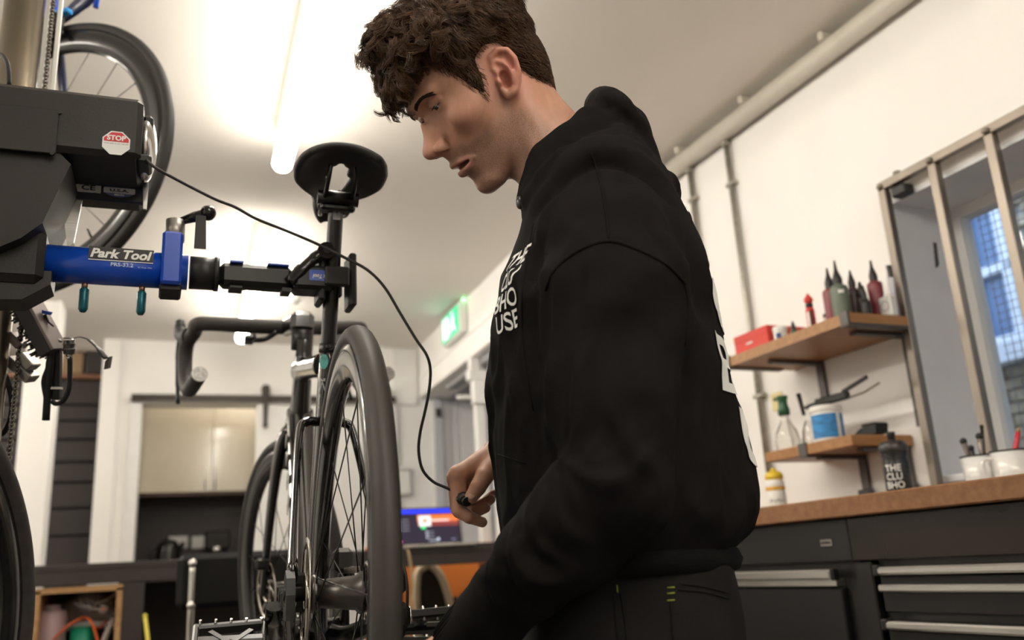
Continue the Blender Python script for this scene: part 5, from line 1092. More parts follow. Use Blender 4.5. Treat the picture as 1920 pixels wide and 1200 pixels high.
def nets(g, f):
    """surface nets -> verts, quads"""
    s = f < 0; n = f.shape
    c = np.zeros((n[0]-1, n[1]-1, n[2]-1), np.uint8)
    for i in (0,1):
        for j in (0,1):
            for k in (0,1): c += s[i:n[0]-1+i, j:n[1]-1+j, k:n[2]-1+k]
    I = np.argwhere((c > 0) & (c < 8)); idx = -np.ones(c.shape, np.int32); idx[tuple(I.T)] = np.arange(len(I))
    acc = np.zeros((len(I), 3)); cnt = np.zeros(len(I))
    cor = [(i, j, k) for i in (0,1) for j in (0,1) for k in (0,1)]
    val = {q: f[I[:,0]+q[0], I[:,1]+q[1], I[:,2]+q[2]] for q in cor}
    for q in cor:
        for ax in range(3):
            if q[ax]: continue
            r = list(q); r[ax] = 1; r = tuple(r); a, b = val[q], val[r]; m = (a < 0) != (b < 0)
            t = np.where(m, a/np.where(m, a-b, 1), 0); p = np.tile(np.array(q, float), (len(I), 1)); p[:,ax] = t
            acc[m] += p[m]; cnt[m] += 1
    V = (I+acc/cnt[:,None])*g.h+g.lo; F = []
    for ax in range(3):
        u, v = (ax+1)%3, (ax+2)%3
        sl0 = [slice(None)]*3; sl1 = [slice(None)]*3; sl0[ax] = slice(0, n[ax]-1); sl1[ax] = slice(1, n[ax])
        e = s[tuple(sl0)] != s[tuple(sl1)]; E = np.argwhere(e); E = E[(E[:,u] > 0) & (E[:,v] > 0) & (E[:,u] < n[u]-1) & (E[:,v] < n[v]-1)]
        if not len(E): continue
        def gi(du, dv): q = E.copy(); q[:,u] += du; q[:,v] += dv; return idx[tuple(q.T)]
        Q = np.stack([gi(-1,-1), gi(0,-1), gi(0,0), gi(-1,0)], 1); fl = ~s[tuple(E.T)]; Q[fl] = Q[fl][:,::-1]; F.append(Q)
    return V, np.concatenate(F)
def smooth_mesh(V, F, it=2, lam=.5):
    e = np.concatenate([F[:,[0,1]], F[:,[1,2]], F[:,[2,3]], F[:,[3,0]]]); e = np.concatenate([e, e[:,::-1]])
    for _ in range(it):
        s = np.zeros_like(V); c = np.zeros(len(V)); np.add.at(s, e[:,0], V[e[:,1]]); np.add.at(c, e[:,0], 1); V = V+lam*(s/np.maximum(c, 1)[:,None]-V)
    return V
def fast_mesh(name, V, F, mat, parent=None, org=None):
    me = bpy.data.meshes.new(name); o0 = origin_of(parent) if parent is not None else np.array(org)
    V = V-o0; me.vertices.add(len(V)); me.vertices.foreach_set('co', V.astype(f32).ravel())
    k = F.shape[1]; me.loops.add(len(F)*k); me.loops.foreach_set('vertex_index', F.astype(np.int32).ravel())
    me.polygons.add(len(F)); me.polygons.foreach_set('loop_start', np.arange(0, len(F)*k, k, dtype=np.int32)); me.polygons.foreach_set('use_smooth', np.ones(len(F), bool))
    me.update(calc_edges=True); me.validate(); me.materials.append(mat); o = bpy.data.objects.new(name, me); COL.objects.link(o)
    if parent is not None: o.parent = parent
    else: o.location = o0; ORG[o.name] = {'org': o0}
    return o
# ---- frames: head (x forward, y to his left, z up) and body (a back, w to his left = towards us, z up)
HO = np.array((.36888,1.05576,1.49255))
HR = np.array([[-.78864,.01532,-.61447],[.0723,-.99032,-.11747],[-.61047,-.1371,.78008]])
def H2W(p): return np.asarray(p)@HR.T+HO
def W2H(p): return (np.asarray(p)-HO)@HR
EB = nrm((.937,-.349,0)); EW = nrm((-.349,-.937,0)); P0 = np.array((HO[0],HO[1],0))
def B2W(p): p = np.asarray(p, float); return P0+p[...,0:1]*EB+p[...,1:2]*EW+p[...,2:3]*Z
def W2B(p): p = np.asarray(p, float)-P0; return np.stack([p@EB, p@EW, p[...,2]], -1)
man = thing('person', 'young man in a black hooded sweatshirt bending his head over the bike', 'person', B2W((.14,0,0)))
# ------------------------------------------------------------------ head
def tps(P, v, Q, reg=1e-9):
    P = np.array(P)*10; Q = np.array(Q)*10
    def U(r2): return np.where(r2 > 1e-12, r2*np.log(np.maximum(r2, 1e-12)), 0)
    n = len(P); K = U(((P[:,None]-P[None])**2).sum(-1))+np.eye(n)*reg; T = np.hstack([np.ones((n,1)), P]); A = np.block([[K, T],[T.T, np.zeros((3,3))]])
    w = np.linalg.solve(A, np.concatenate([v, np.zeros(3)])); out = np.zeros(len(Q))
    for i in range(n): out += w[i]*U(((Q-P[i])**2).sum(-1))
    return out+w[n]+Q@w[n+1:]
prof = [(0.0, 0.128, 0.06), (0.035, 0.122, 0.06), (0.065, 0.104, 0.055), (0.086, 0.082, 0.05), (0.097, 0.061, 0.045), (0.103, 0.048, 0.04), (0.105, 0.039, 0.03), (0.1022, 0.0295, 0.014), (0.0998, 0.0235, 0.009), (0.104, 0.0125, 0.007), (0.1112, -0.0005, 0.0062), (0.1192, -0.012, 0.0068), (0.1262, -0.0215, 0.008), (0.1278, -0.0272, 0.009), (0.125, -0.0335, 0.009), (0.116, -0.0378, 0.007), (0.1062, -0.0408, 0.007), (0.103, -0.0475, 0.01), (0.1028, -0.055, 0.012), (0.1037, -0.06, 0.014), (0.098, -0.0655, 0.016), (0.0985, -0.0715, 0.014), (0.0965, -0.078, 0.014), (0.0895, -0.0845, 0.016), (0.087, -0.0925, 0.018), (0.087, -0.1005, 0.018), (0.084, -0.1095, 0.02), (0.0765, -0.1165, 0.022), (0.0625, -0.119, 0.025), (0.0445, -0.115, 0.03), (0.0285, -0.112, 0.03), (0.0, -0.118, 0.05), (-0.035, -0.11, 0.05), (-0.062, -0.09, 0.05), (-0.078, -0.058, 0.05), (-0.088, -0.025, 0.05), (-0.096, 0.01, 0.055), (-0.098, 0.04, 0.06), (-0.09, 0.075, 0.06), (-0.07, 0.102, 0.06), (-0.04, 0.12, 0.06)]
wid = [(0.06, 0.035, 0.066), (0.0, 0.06, 0.076), (-0.04, 0.06, 0.07), (0.0, 0.09, 0.062), (-0.04, 0.09, 0.055), (0.0, 0.112, 0.038), (0.05, 0.085, 0.056), (0.075, 0.07, 0.046), (0.09, 0.05, 0.036), (0.088, 0.033, 0.044), (0.075, 0.04, 0.056), (0.078, 0.018, 0.046), (0.088, 0.014, 0.024), (0.093, 0.018, 0.013), (0.055, -0.01, 0.064), (.063, .004, .0605), (.066, .02, .060), (0.068, -0.02, 0.055), (0.082, -0.028, 0.037), (0.092, -0.03, 0.022), (0.0628, -0.05, 0.046), (0.0799, -0.048, 0.034), (0.0907, -0.05, 0.021), (0.05, -0.08, 0.046), (0.012, -0.068, 0.054), (0.03, -0.092, 0.045), (0.058, -0.098, 0.029), (0.073, -0.104, 0.019), (0.0, 0, 0.07), (-0.04, 0.0, 0.068), (-0.07, 0.03, 0.052), (-0.07, -0.01, 0.045), (-0.055, -0.045, 0.045), (-0.02, -0.05, 0.056), (0.03, -0.03, 0.062), (0.02, 0.03, 0.073), (0.105, -0.015, 0.01), (0.1145, -0.022, 0.0085), (0.119, -0.029, 0.008), (0.1, -0.002, 0.0105), (0.1, -0.033, 0.014), (0.104, -0.037, 0.011), (0.0926, -0.058, 0.016), (0.092, -0.074, 0.017), (0.082, -0.09, 0.018), (0.077, -0.066, 0.028), (0.045, -0.05, 0.055), (0.085, -0.012, 0.03), (0.075, -0.002, 0.045)]
pp = np.array(prof); tg = np.roll(pp[:,:2], -1, 0)-np.roll(pp[:,:2], 1, 0); nn_ = np.stack([tg[:,1], -tg[:,0]], 1); nn_ /= np.linalg.norm(nn_, axis=1)[:,None]
if ((nn_*(pp[:,:2]-np.array((0,0)))).sum(1)).mean() < 0: nn_ = -nn_
cpts = [tuple(p[:2]) for p in prof]+[tuple(p[:2]+nn_[i]*.008) for i, p in enumerate(pp)]+[(w_[0], w_[1]) for w_ in wid]
cval = [0.]*len(prof)+[-2*p[2]*.008 for p in prof]+[w_[2]**2 for w_ in wid]
g = G((-.125,-.105,-.165), (.15,.105,.15), .00175)
QX, QZ = np.meshgrid(g.ax[0], g.ax[2], indexing='ij')
w2 = tps(cpts, np.array(cval), np.stack([QX.ravel(), QZ.ravel()], 1), 1e-4).reshape(QX.shape).astype(f32)
gx, gz = np.gradient(w2, g.h); W2g = w2[:,None,:]; GR = (gx**2+gz**2)[:,None,:]
f = (g.y**2-W2g)/np.sqrt(4*g.y**2+GR+1e-6); f = np.maximum(f, -.03)
f = np.maximum(f, np.sqrt(np.maximum(0, (g.x-.015)**2+g.y**2+(g.z-0)**2))-.16)
skull = f.copy()
for s in (-1,1):
    f = smin(f, cap(g, (.0965,s*.012,.033), (.084,s*.043,.033), .0085, .0065), .011)
    f = smin(f, ell(g, (.062,s*.047,-.012), (.026,.0135,.016)), .022)
    f = smin(f, cap(g, (.014,s*.047,-.062), (.0665,s*.02,-.108), .009, .009), .018)
    f = smax(f, -ell(g, (.0965,s*.029,.0190), (.0160,.0175,.0115)), .010)
    f = smin(f, ell(g, (.1055,s*.0140,-.0308), (.0118,.0074,.0092)), .0028); f = smax(f, -ell(g, (.0940,s*.0185,-.0285), (.0016,.0030,.0065)), .004)
f = smin(f, ell(g, (.1185,0,-.0265), (.0088,.0088,.0080)), .006)
f = smin(f, ell(g, (.0755,0,-.104), (.012,.017,.011)), .012)
for s in (-1,1):
    E_ = (.0750,s*.031,.0185)
    f = smin(f, ell(g, E_, (.0148,.0152,.0140)), .005)
    f = smin(f, cap(g, (.0880,s*.0215,.0215), (.0815,s*.0445,.0215), .0030, .0035), .003)
    f = smax(f, -ell(g, (.0895,s*.0325,.0148), (.0085,.0122,.0021)), .0010)
    f = smax(f, -ell(g, (.1110,s*.0120,-.0390), (.0088,.0058,.0046)), .0015)
    f = smin(f, chain(g, [(.1010,0,-.0590), (.0970,s*.012,-.0600), (.0810,s*.0255,-.0665)], [.0048,.0042,.002]), .004)
    f = smin(f, chain(g, [(.0965,0,-.0738), (.0930,s*.012,-.0728), (.0805,s*.0245,-.0680)], [.0060,.0052,.002]), .004)
f = smax(f, -ell(g, (.0950,0,-.0664), (.018,.0245,.0036)), .0015)
# neck
NB = W2H(B2W(np.array((.155,0,1.30)))); NA = np.array((-.028,0,-.035))
f = smin(f, cap(g, NA, NB, .056, .066), .022)
NF = W2H(B2W(np.array((.09,.03,1.30))))
for s in (-1,1):
    f = smin(f, cap(g, (-.022,s*.055,-.035), (NF[0],s*.012+NF[1],NF[2]), .013, .013), .018)
# ears
for s in (-1,1):
    ec = np.array((-.002,s*.0755,-.004)); eu = nrm((-.22,s*.06,.97)); eb_ = nrm((-.88,s*.46,-.16)); eo = nrm(np.cross(eb_, eu)*s); eo = eo if eo[1]*s > 0 else -eo; eb_ = np.cross(eu, eo); eb_ = eb_ if eb_[0] < 0 else -eb_
    EP = lambda b, u, o=0.: ec+eb_*b+eu*u+eo*o
    e = ell(g, EP(.004,.003,-.001), (.018,.030,.0032), np.stack([eb_, eu, eo]))
    e = smin(e, ell(g, EP(-.002,.0,-.009), (.012,.022,.009), np.stack([eb_, eu, eo])), .006)
    hx_ = [EP(-.007,.001,.001), EP(-.012,.014,.002), EP(-.008,.027,.003), EP(.003,.033,.003), EP(.015,.028,.003), EP(.0205,.015,.003), EP(.019,-.001,.002), EP(.013,-.014,.001), EP(.004,-.025,.001), EP(-.006,-.0275,0), EP(-.010,-.017,0)]
    e = smin(e, chain(g, hx_, [.003,.0036,.0042,.0044,.0042,.004,.0038,.0042,.0058,.0052,.0035]), .004)
    e = smin(e, chain(g, [EP(.009,-.013,.003), EP(.0105,.004,.004), EP(.004,.015,.003), EP(-.003,.020,.002)], [.0035,.0035,.003,.002]), .004)
    e = smax(e, -ell(g, EP(-.0015,-.006,-.001), (.0080,.0115,.0105), np.stack([eb_, eu, eo])), .003)
    e = smax(e, -ell(g, EP(.0120,.013,.0045), (.0030,.0115,.0042), np.stack([eb_, eu, eo])), .002)
    e = smin(e, ell(g, EP(-.0105,-.006,.002), (.0038,.006,.0045), np.stack([eb_, eu, eo])), .003)
    f = smin(f, e, .0035)
HV, HF = nets(g, f); HV = smooth_mesh(HV, HF, 2, .45)
HVc = HV.copy(); HVw = H2W(HV)
# ------------------------------------------------------------------ hands
def pxh(L): return [atd(*q) for q in L]
def hand(paths, radii, lo_pad=.03, h=.0015, palm=(), k=.006, kpalm=.012):
    allp = np.concatenate([np.array(p) for p in paths]+[np.array(p) for p, _ in palm]); lo = allp.min(0)-lo_pad; hi = allp.max(0)+lo_pad; g = G(lo, hi, h); f = None
    for p, r in palm: d = chain(g, p, r); f = d if f is None else smin(f, d, kpalm)
    for p, r in zip(paths, radii): f = smin(f, chain(g, p, r, .002), k)
    return nets(g, f)
WR = atd(952,842,1.375); EL2 = B2W(np.array((.13,-.20,.93)))
mcp = pxh([(858,889,1.338),(854,895,1.360),(859,906,1.380),(868,918,1.397)])
palm = [([WR, WR+(EL2-WR)*.35], [.0265,.032])]+[([WR+(m_-WR)*.06, WR+(m_-WR)*.55, m_], [.021,.0165,.0125]) for m_ in mcp]
fing = [[mcp[0], *pxh([(861,958,1.325),(880,970,1.318),(904,979,1.325)])], [mcp[1], *pxh([(857,952,1.362),(885,962,1.352),(910,952,1.348)])], [mcp[2], *pxh([(866,950,1.388),(896,952,1.378),(920,936,1.368)])], [mcp[3], *pxh([(879,946,1.408),(906,944,1.400),(926,926,1.388)])],
        [atd(928,866,1.352), *pxh([(908,893,1.325),(896,914,1.312),(884,932,1.308)])]]
rad = [[.0128,.0105,.0092,.0078], [.0128,.0108,.0095,.008], [.0122,.0102,.009,.0078], [.0112,.009,.008,.007], [.0175,.0138,.0122,.0100]]
R1 = hand(fing, rad, palm=palm)
# near hand, at the lower edge of the frame
CUFF = onplane(858,1218,P0+EW*.085,EW)
_w2 = atd(828,1232,1.10); EL1 = B2W(np.array((.118,.205,.925))); WR2 = CUFF+nrm(CUFF-EL1)*.016; m2 = pxh([(768,1226,1.12),(764,1246,1.11),(766,1268,1.105),(774,1288,1.10)])
m2 = [q+(WR2-_w2) for q in m2]
palm2 = [([WR2, WR2+(EL1-WR2)*.3], [.027,.034])]+[([WR2, WR2+(q-WR2)*.55, q], [.022,.017,.0125]) for q in m2]
f2_ = []
for i, q in enumerate(m2):
    d1 = nrm(RCW@np.array((-.95,.25,.15+.06*i))); d2 = nrm(RCW@np.array((-.6,.75,.25))); d3 = nrm(RCW@np.array((-.1,.95,.25)))
    L1, L2, L3 = (.042,.026,.02) if i < 3 else (.034,.02,.018); f2_.append([q, q+d1*L1, q+d1*L1+d2*L2, q+d1*L1+d2*L2+d3*L3])
th = atd(806,1228,1.085); f2_.append([q+(WR2-_w2) for q in (th, atd(782,1246,1.07), atd(760,1262,1.07), atd(742,1272,1.075))])
R2 = hand(f2_, [[.0125,.0105,.0092,.0078]]*3+[[.0112,.009,.008,.007]]+[[.0172,.0138,.012,.01]], palm=palm2)
# ------------------------------------------------------------------ body core under the clothes (torso, arms, legs)
g = G((-.12,-.32,-.01), (.40,.32,1.40), .012)
SHL, ELL_, WRL = np.array((.14,.155,1.14)), np.array((.118,.205,.925)), W2B(WR2)
SHR, ELR, WRR = np.array((.14,-.165,1.17)), W2B(EL2), W2B(WR)
f = ell(g, (.145,0,1.12), (.085,.125,.21)); f = smin(f, ell(g, (.145,0,.85), (.08,.115,.10)), .04); f = smin(f, cap(g, (.15,0,1.2), (.145,0,1.38), .07, .055), .05)
for S_, E2_, W_ in ((SHL,ELL_,WRL),(SHR,ELR,WRR)):
    f = smin(f, chain(g, [(.145,S_[1]*.55,1.22), S_, E2_, W_], [.06,.05,.038,.026]), .03)
for s in (-1,1): f = smin(f, chain(g, [(.145,s*.085,.82), (.13,s*.1,.46), (.15,s*.105,.07)], [.065,.05,.04]), .03); f = smin(f, cap(g, (.16,s*.105,.05), (.03,s*.115,.035), .035, .03), .02)
CV, CF = nets(g, f); CVw = B2W(CV)
V = np.concatenate([HVw, R1[0], R2[0], CVw]); o_ = np.cumsum([0, len(HVw), len(R1[0]), len(R2[0])]); F = np.concatenate([HF, R1[1]+o_[1], R2[1]+o_[2], CF+o_[3]])
# skin colour: base, lips, stubble, flush; the ears' tint also holds a backlit glow
def skin_mat():
    m = M('skin', (.6,.4,.3), .48, var=.06, scale=60, bump=.12, bscale=700, sss=.12)
    nt = m.node_tree; b = nt.nodes['Principled BSDF']; at = nt.nodes.new('ShaderNodeVertexColor'); at.layer_name = 'tone'
    ns = nt.nodes.new('ShaderNodeTexNoise'); ns.inputs['Scale'].default_value = 900; ns.inputs['Detail'].default_value = 3
    rp = nt.nodes.new('ShaderNodeMapRange'); rp.inputs['From Min'].default_value = .42; rp.inputs['From Max'].default_value = .62; nt.links.new(ns.outputs['Fac'], rp.inputs['Value'])
    mu = nt.nodes.new('ShaderNodeMath'); mu.operation = 'MULTIPLY'; nt.links.new(rp.outputs[0], mu.inputs[0]); nt.links.new(at.outputs['Alpha'], mu.inputs[1])
    mx = nt.nodes.new('ShaderNodeMix'); mx.data_type = 'RGBA'; nt.links.new(mu.outputs[0], mx.inputs['Factor']); nt.links.new(at.outputs['Color'], mx.inputs['A']); mx.inputs['B'].default_value = (.10,.06,.045,1)
    mo = nt.nodes.new('ShaderNodeMix'); mo.data_type = 'RGBA'; mo.blend_type = 'OVERLAY'; mo.inputs['Factor'].default_value = .25; n3 = nt.nodes.new('ShaderNodeTexNoise'); n3.inputs['Scale'].default_value = 45; n3.inputs['Detail'].default_value = 4
    nt.links.new(mx.outputs['Result'], mo.inputs['A']); nt.links.new(n3.outputs['Fac'], mo.inputs['B']); nt.links.new(mo.outputs['Result'], b.inputs['Base Color'])
    return m
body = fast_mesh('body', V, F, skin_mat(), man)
x, y, z = HVc.T; ay = np.abs(y); bl = lambda v, c, r: np.exp(-((v-c)/r)**2)
tone = np.tile(np.array((.50,.262,.178)), (len(V), 1)); alpha = np.zeros(len(V)); n1 = len(HVw)
t_ = tone[:n1]
def mixc(w_, c): t_[:] = t_*(1-w_[:,None])+np.array(c)*w_[:,None]
mixc(.22*np.clip(bl(x,.065,.025)*bl(z,-.02,.022)*(ay > .02), 0, 1), (.55,.24,.18))
mixc(.8*(ay > .064)*bl(x,-.008,.03)*bl(z,0,.04), (.62,.25,.19))  # ear redness, made lighter and pinker to suggest light from behind
mixc(.35*bl(x,.118,.014)*bl(z,-.03,.014), (.52,.24,.18))
lip = np.clip((.0095-np.abs(z+.0665))/.003, 0, 1)*np.clip((x-.0785)/.006, 0, 1)*np.clip((.027-ay)/.004, 0, 1); mixc(.75*lip, (.42,.17,.14))
beard = np.clip((-.035-z+.0*x)/.02, 0, 1)*np.clip((x+.01)/.02, 0, 1)*np.clip((z+.15)/.02, 0, 1)*(1-lip); beard = np.maximum(beard, np.clip((.03-x)/.02, 0, 1)*np.clip((x-.005)/.01, 0, 1)*np.clip((-.005-z)/.02, 0, 1)*(ay > .04)*np.clip((z+.15)/.02, 0, 1)); beard *= np.where((ay < .03) | (z < -.05) | (x < .06), 1, .4)
alpha[:n1] = np.clip(beard, 0, 1)*.6; mixc(.38*np.clip(beard, 0, 1), (.3,.18,.13))
t_[:] = np.clip(t_, 0, 1)
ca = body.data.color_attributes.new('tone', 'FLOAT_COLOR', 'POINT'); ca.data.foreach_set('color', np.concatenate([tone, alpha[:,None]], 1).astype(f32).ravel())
# eyes
m_scl = M('eye_white', (.42,.37,.33), .2, var=.04, coat=.5); m_iris = M('dark_iris', (.03,.025,.02), .15)
for s in (-1,1):
    c = H2W((.0760,s*.031,.0178)); e = MB().ball(c, .0127, 20).build('eye', m_scl, man); gz_ = nrm(HR@np.array((.92,.0*s,-.36)))
    MB().lathe([(0,.0129),(.003,.0127),(.0052,.0120),(.0054,.0110)], c, gz_, 18).build('iris', m_iris, e)
# ------------------------------------------------------------------ hair
g = G((-.135,-.105,-.10), (.165,.105,.175), .0032)
QX, QZ = np.meshgrid(g.ax[0], g.ax[2], indexing='ij')
w2 = tps(cpts, np.array(cval), np.stack([QX.ravel(), QZ.ravel()], 1), 1e-4).reshape(QX.shape).astype(f32); gx, gz = np.gradient(w2, g.h)
sk = (g.y**2-w2[:,None,:])/np.sqrt(4*g.y**2+(gx**2+gz**2)[:,None,:]+1e-6); sk = np.maximum(sk, np.sqrt((g.x-.015)**2+g.y**2+g.z**2)-.16)
hl = [(.12,.080),(.098,.072),(.085,.068),(.072,.060),(.062,.044),(.054,.026),(.046,.002),(.038,-.014),(.031,-.012),(.024,.008),(.018,.034),(.0,.042),(-.020,.036),(-.030,.008),(-.034,-.032),(-.042,-.062),(-.054,-.092),(-.085,-.120),(-.13,-.10),(-.16,.0),(-.1,.2),(.1,.2),(.16,.12)]
def poly_sd(P, Q):
    P = np.array(P); d = np.full(len(Q), 1e9); ins = np.zeros(len(Q), bool)
    for i in range(len(P)):
        a, b = P[i], P[(i+1)%len(P)]; e_ = b-a; w_ = Q-a; t = np.clip((w_@e_)/(e_@e_), 0, 1); d = np.minimum(d, np.hypot(*(w_-t[:,None]*e_).T))
        c1 = (a[1] <= Q[:,1]) & (b[1] > Q[:,1]); c2 = (a[1] > Q[:,1]) & (b[1] <= Q[:,1]); cr = e_[0]*w_[:,1]-e_[1]*w_[:,0]; ins ^= (c1 & (cr > 0)) | (c2 & (cr < 0))
    return np.where(ins, -d, d)
msk = poly_sd(hl, np.stack([QX.ravel(), QZ.ravel()], 1)).reshape(QX.shape).astype(f32)[:,None,:]
up_t = np.clip((g.z-.03)/.06, 0, 1); fr_t = np.clip((g.x-.02)/.07, 0, 1)
thick = .007+.006*np.clip((-.02-g.x)/.05, 0, 1)*np.clip((g.z+.06)/.05, 0, 1)+.018*up_t+.006*up_t*fr_t
thick = thick*np.clip(-msk/.02, .25, 1)
f = smax(sk-thick, msk, .006)
for c, r in (((.062,.0,.112),(.026,.050,.016)), ((.080,.012,.098),(.016,.036,.015)), ((.083,-.014,.095),(.015,.032,.015)), ((.083,.034,.085),(.014,.020,.014)), ((.101,.002,.079),(.012,.026,.014)), ((.110,.0,.066),(.009,.022,.012)), ((.099,.030,.071),(.010,.016,.012)), ((.103,-.024,.071),(.011,.015,.013)), ((.06,.0,.132),(.05,.055,.020)), ((.0,.0,.140),(.06,.055,.016))):
    f = smin(f, ell(g, c, r), .012)
f = f+.0035*np.sin(95*g.x+1.3*np.sin(60*g.z))*np.sin(85*g.y+70*g.z)*np.clip((g.z-.03)/.04, 0, 1)
HA, HAF = nets(g, f); HA = smooth_mesh(HA, HAF, 2)
m_hair = M('brown_hair', (.030,.014,.0065), .9, var=.45, scale=90, bump=.3, bscale=500, spec=.1)
hair = fast_mesh('hair', H2W(HA), HAF, m_hair, man)
# locks and strands over the mass
bv = BVHTree.FromPolygons([Vector(p) for p in HA], [tuple(map(int, q)) for q in HAF])
fa_ = HA[HAF]; cen = fa_.mean(1); nor = np.cross(fa_[:,2]-fa_[:,0], fa_[:,3]-fa_[:,1]); ar = np.linalg.norm(nor, axis=1)/2; nor /= np.maximum(2*ar[:,None], 1e-12)
bvs = BVHTree.FromPolygons([Vector(p) for p in HVc[::1]], [tuple(map(int, q)) for q in HF])
cv = nor@np.array((.47,.87,-.12)); ok = (cen[:,2] > -.08) & (cv > -.45)
# keep only the outer side of the mass
pr = ar*ok*np.where(cen[:,2] > .05, 1.35, 1.); pr /= pr.sum(); NS = 12000; pick = RNG.choice(len(cen), NS, p=pr)
SV = []; SF = []
def strand(p, pts, r0, seg):
    pts = np.array(pts); k = len(pts); T = np.gradient(pts, axis=0); T /= np.maximum(np.linalg.norm(T, axis=1)[:,None], 1e-9)
    u = np.cross(T, RNG.normal(size=3)); u /= np.maximum(np.linalg.norm(u, axis=1)[:,None], 1e-9); w_ = np.cross(T, u); o = len(SV); r = r0*np.linspace(1, .25, k)
    for i in range(k):
        for j in range(3): a = 2*PI*j/3; SV.append(pts[i]+r[i]*(math.cos(a)*u[i]+math.sin(a)*w_[i]))
    for i in range(k-1):
        for j in range(3): SF.append((o+i*3+j, o+i*3+(j+1)%3, o+(i+1)*3+(j+1)%3, o+(i+1)*3+j))
for q in pick:                                          # short hair on the sides and the back
    c, nn2 = cen[q], nor[q]; tp = np.clip((c[2]-.045)/.05, 0, 1)*np.clip((c[0]+.05)/.06, 0, 1)
    if tp > .85: continue
    fl = np.array((-.45,0,-.9)) if c[0] < .03 else np.array((-.1,0,-1.)); fl = fl-nn2*(fl@nn2)*.9; fl /= np.linalg.norm(fl)+1e-9; sd = np.cross(nn2, fl)
    L_ = (.010+.008*RNG.random())*(.7 if c[2] < -.04 else 1)+.016*tp; t = np.linspace(0, 1, 5)[:,None]; b_ = RNG.uniform(-.25,.25)
    strand(c, c-nn2*.001+(fl+sd*b_)*L_*t+nn2*.0036*np.sin(t*2.2)+sd*.0012*np.sin(5*t+RNG.random()*6), .00036+.0002*RNG.random(), 5)
tpa = np.clip((cen[:,2]-.045)/.05, 0, 1)*np.clip((cen[:,0]+.06)/.06, 0, 1); pl_ = ar*ok*(tpa > .25)*(.4+tpa); pl_ /= pl_.sum()
for q in RNG.choice(len(cen), 330, p=pl_):                     # curled locks on top, each a clump of strands
    c, nn2 = cen[q], nor[q]; a_ = RNG.uniform(-1.1,1.1); base_ = np.array((.9,.0,-.25)) if c[0] < .085 else np.array((.15,.1*np.sign(c[1]),-1.))
    fl = base_-nn2*(base_@nn2)*.9; fl /= np.linalg.norm(fl)+1e-9; sd = np.cross(nn2, fl); fl = fl*math.cos(a_)+sd*math.sin(a_); sd = np.cross(nn2, fl)
    L_ = RNG.uniform(.026,.044); k = 11; t = np.linspace(0, 1, k)[:,None]; tw = RNG.choice((-1,1))*RNG.uniform(1.6,3.4); R_ = L_/abs(tw)
    ang = tw*t; path = c-nn2*.004+R_*(fl*np.sin(np.abs(ang))+sd*np.sign(tw)*(1-np.cos(ang)))+nn2*(.008*np.sin(t*PI*.8)+.001)
    for _ in range(24):
        o2 = RNG.normal(size=2)*np.array((.0046,.0026)); sp = (1-.75*t)*(.6+.4*np.sin(PI*t))
        strand(c, path+sd*o2[0]*sp+nn2*o2[1]*sp+fl*RNG.uniform(-.005,.005)+sd*.0012*np.sin(RNG.uniform(4,9)*t+RNG.random()*6)*t, .00034+.00022*RNG.random(), k)
for _ in range(34):                                            # loose curls of the fringe
    y0 = RNG.uniform(-.04,.046); c = np.array((.109-.22*y0*y0/.05+RNG.uniform(-.008,.006), y0, .066+RNG.uniform(-.004,.02))); L_ = RNG.uniform(.022,.038); k = 12; t = np.linspace(0, 1, k)[:,None]; ph = RNG.random()*6.28; cr_ = RNG.uniform(.003,.006)
    path = c+np.array((.22,.0,-.9))*L_*t+cr_*np.concatenate([np.cos(5.5*t+ph)-math.cos(ph), np.sin(5.5*t+ph)-math.sin(ph), .3*np.sin(6*t)], 1)
    for _2 in range(13): o2 = RNG.normal(size=3)*.0016; strand(c, path+o2*(1-.7*t), .0006, k)
SV = np.array(SV); fast_mesh('hair_strands', H2W(SV), np.array(SF), M('brown_hair_strand', (.095,.045,.019), .4, var=.5, scale=40), hair)['kind'] = 'stuff'
# brows
SV = []; SF = []
for s in (-1,1):
    for _ in range(620):
        t0 = RNG.random(); p = np.array((.1040-.004*t0-.012*t0*t0, s*(.010+.036*t0), .0285+.0045*math.sin(t0*2.6)+RNG.uniform(-.003,.003)))
        hit = bvs.find_nearest(Vector(p)); b0 = np.array(hit[0]); d_ = nrm(np.array((-.25-.3*t0, s*.8, .5-.8*t0)))
        strand(b0, [b0, b0+d_*.004+np.array((.0012,0,0)), b0+d_*.0085+np.array((.0008,0,0))], .00042, 3)
    for _ in range(40):
        t0 = RNG.random(); b0 = np.array((.0885-.004*t0-.003*t0*t0, s*(.0225+.021*t0), .0172)); strand(b0, [b0, b0+np.array((.003,s*.001,-.002)), b0+np.array((.0048,s*.0018,-.0025))], .0003, 3)
fast_mesh('eyebrow_lashes', H2W(np.array(SV)), np.array(SF), M('dark_brow', (.032,.018,.011), .7), man)['kind'] = 'stuff'
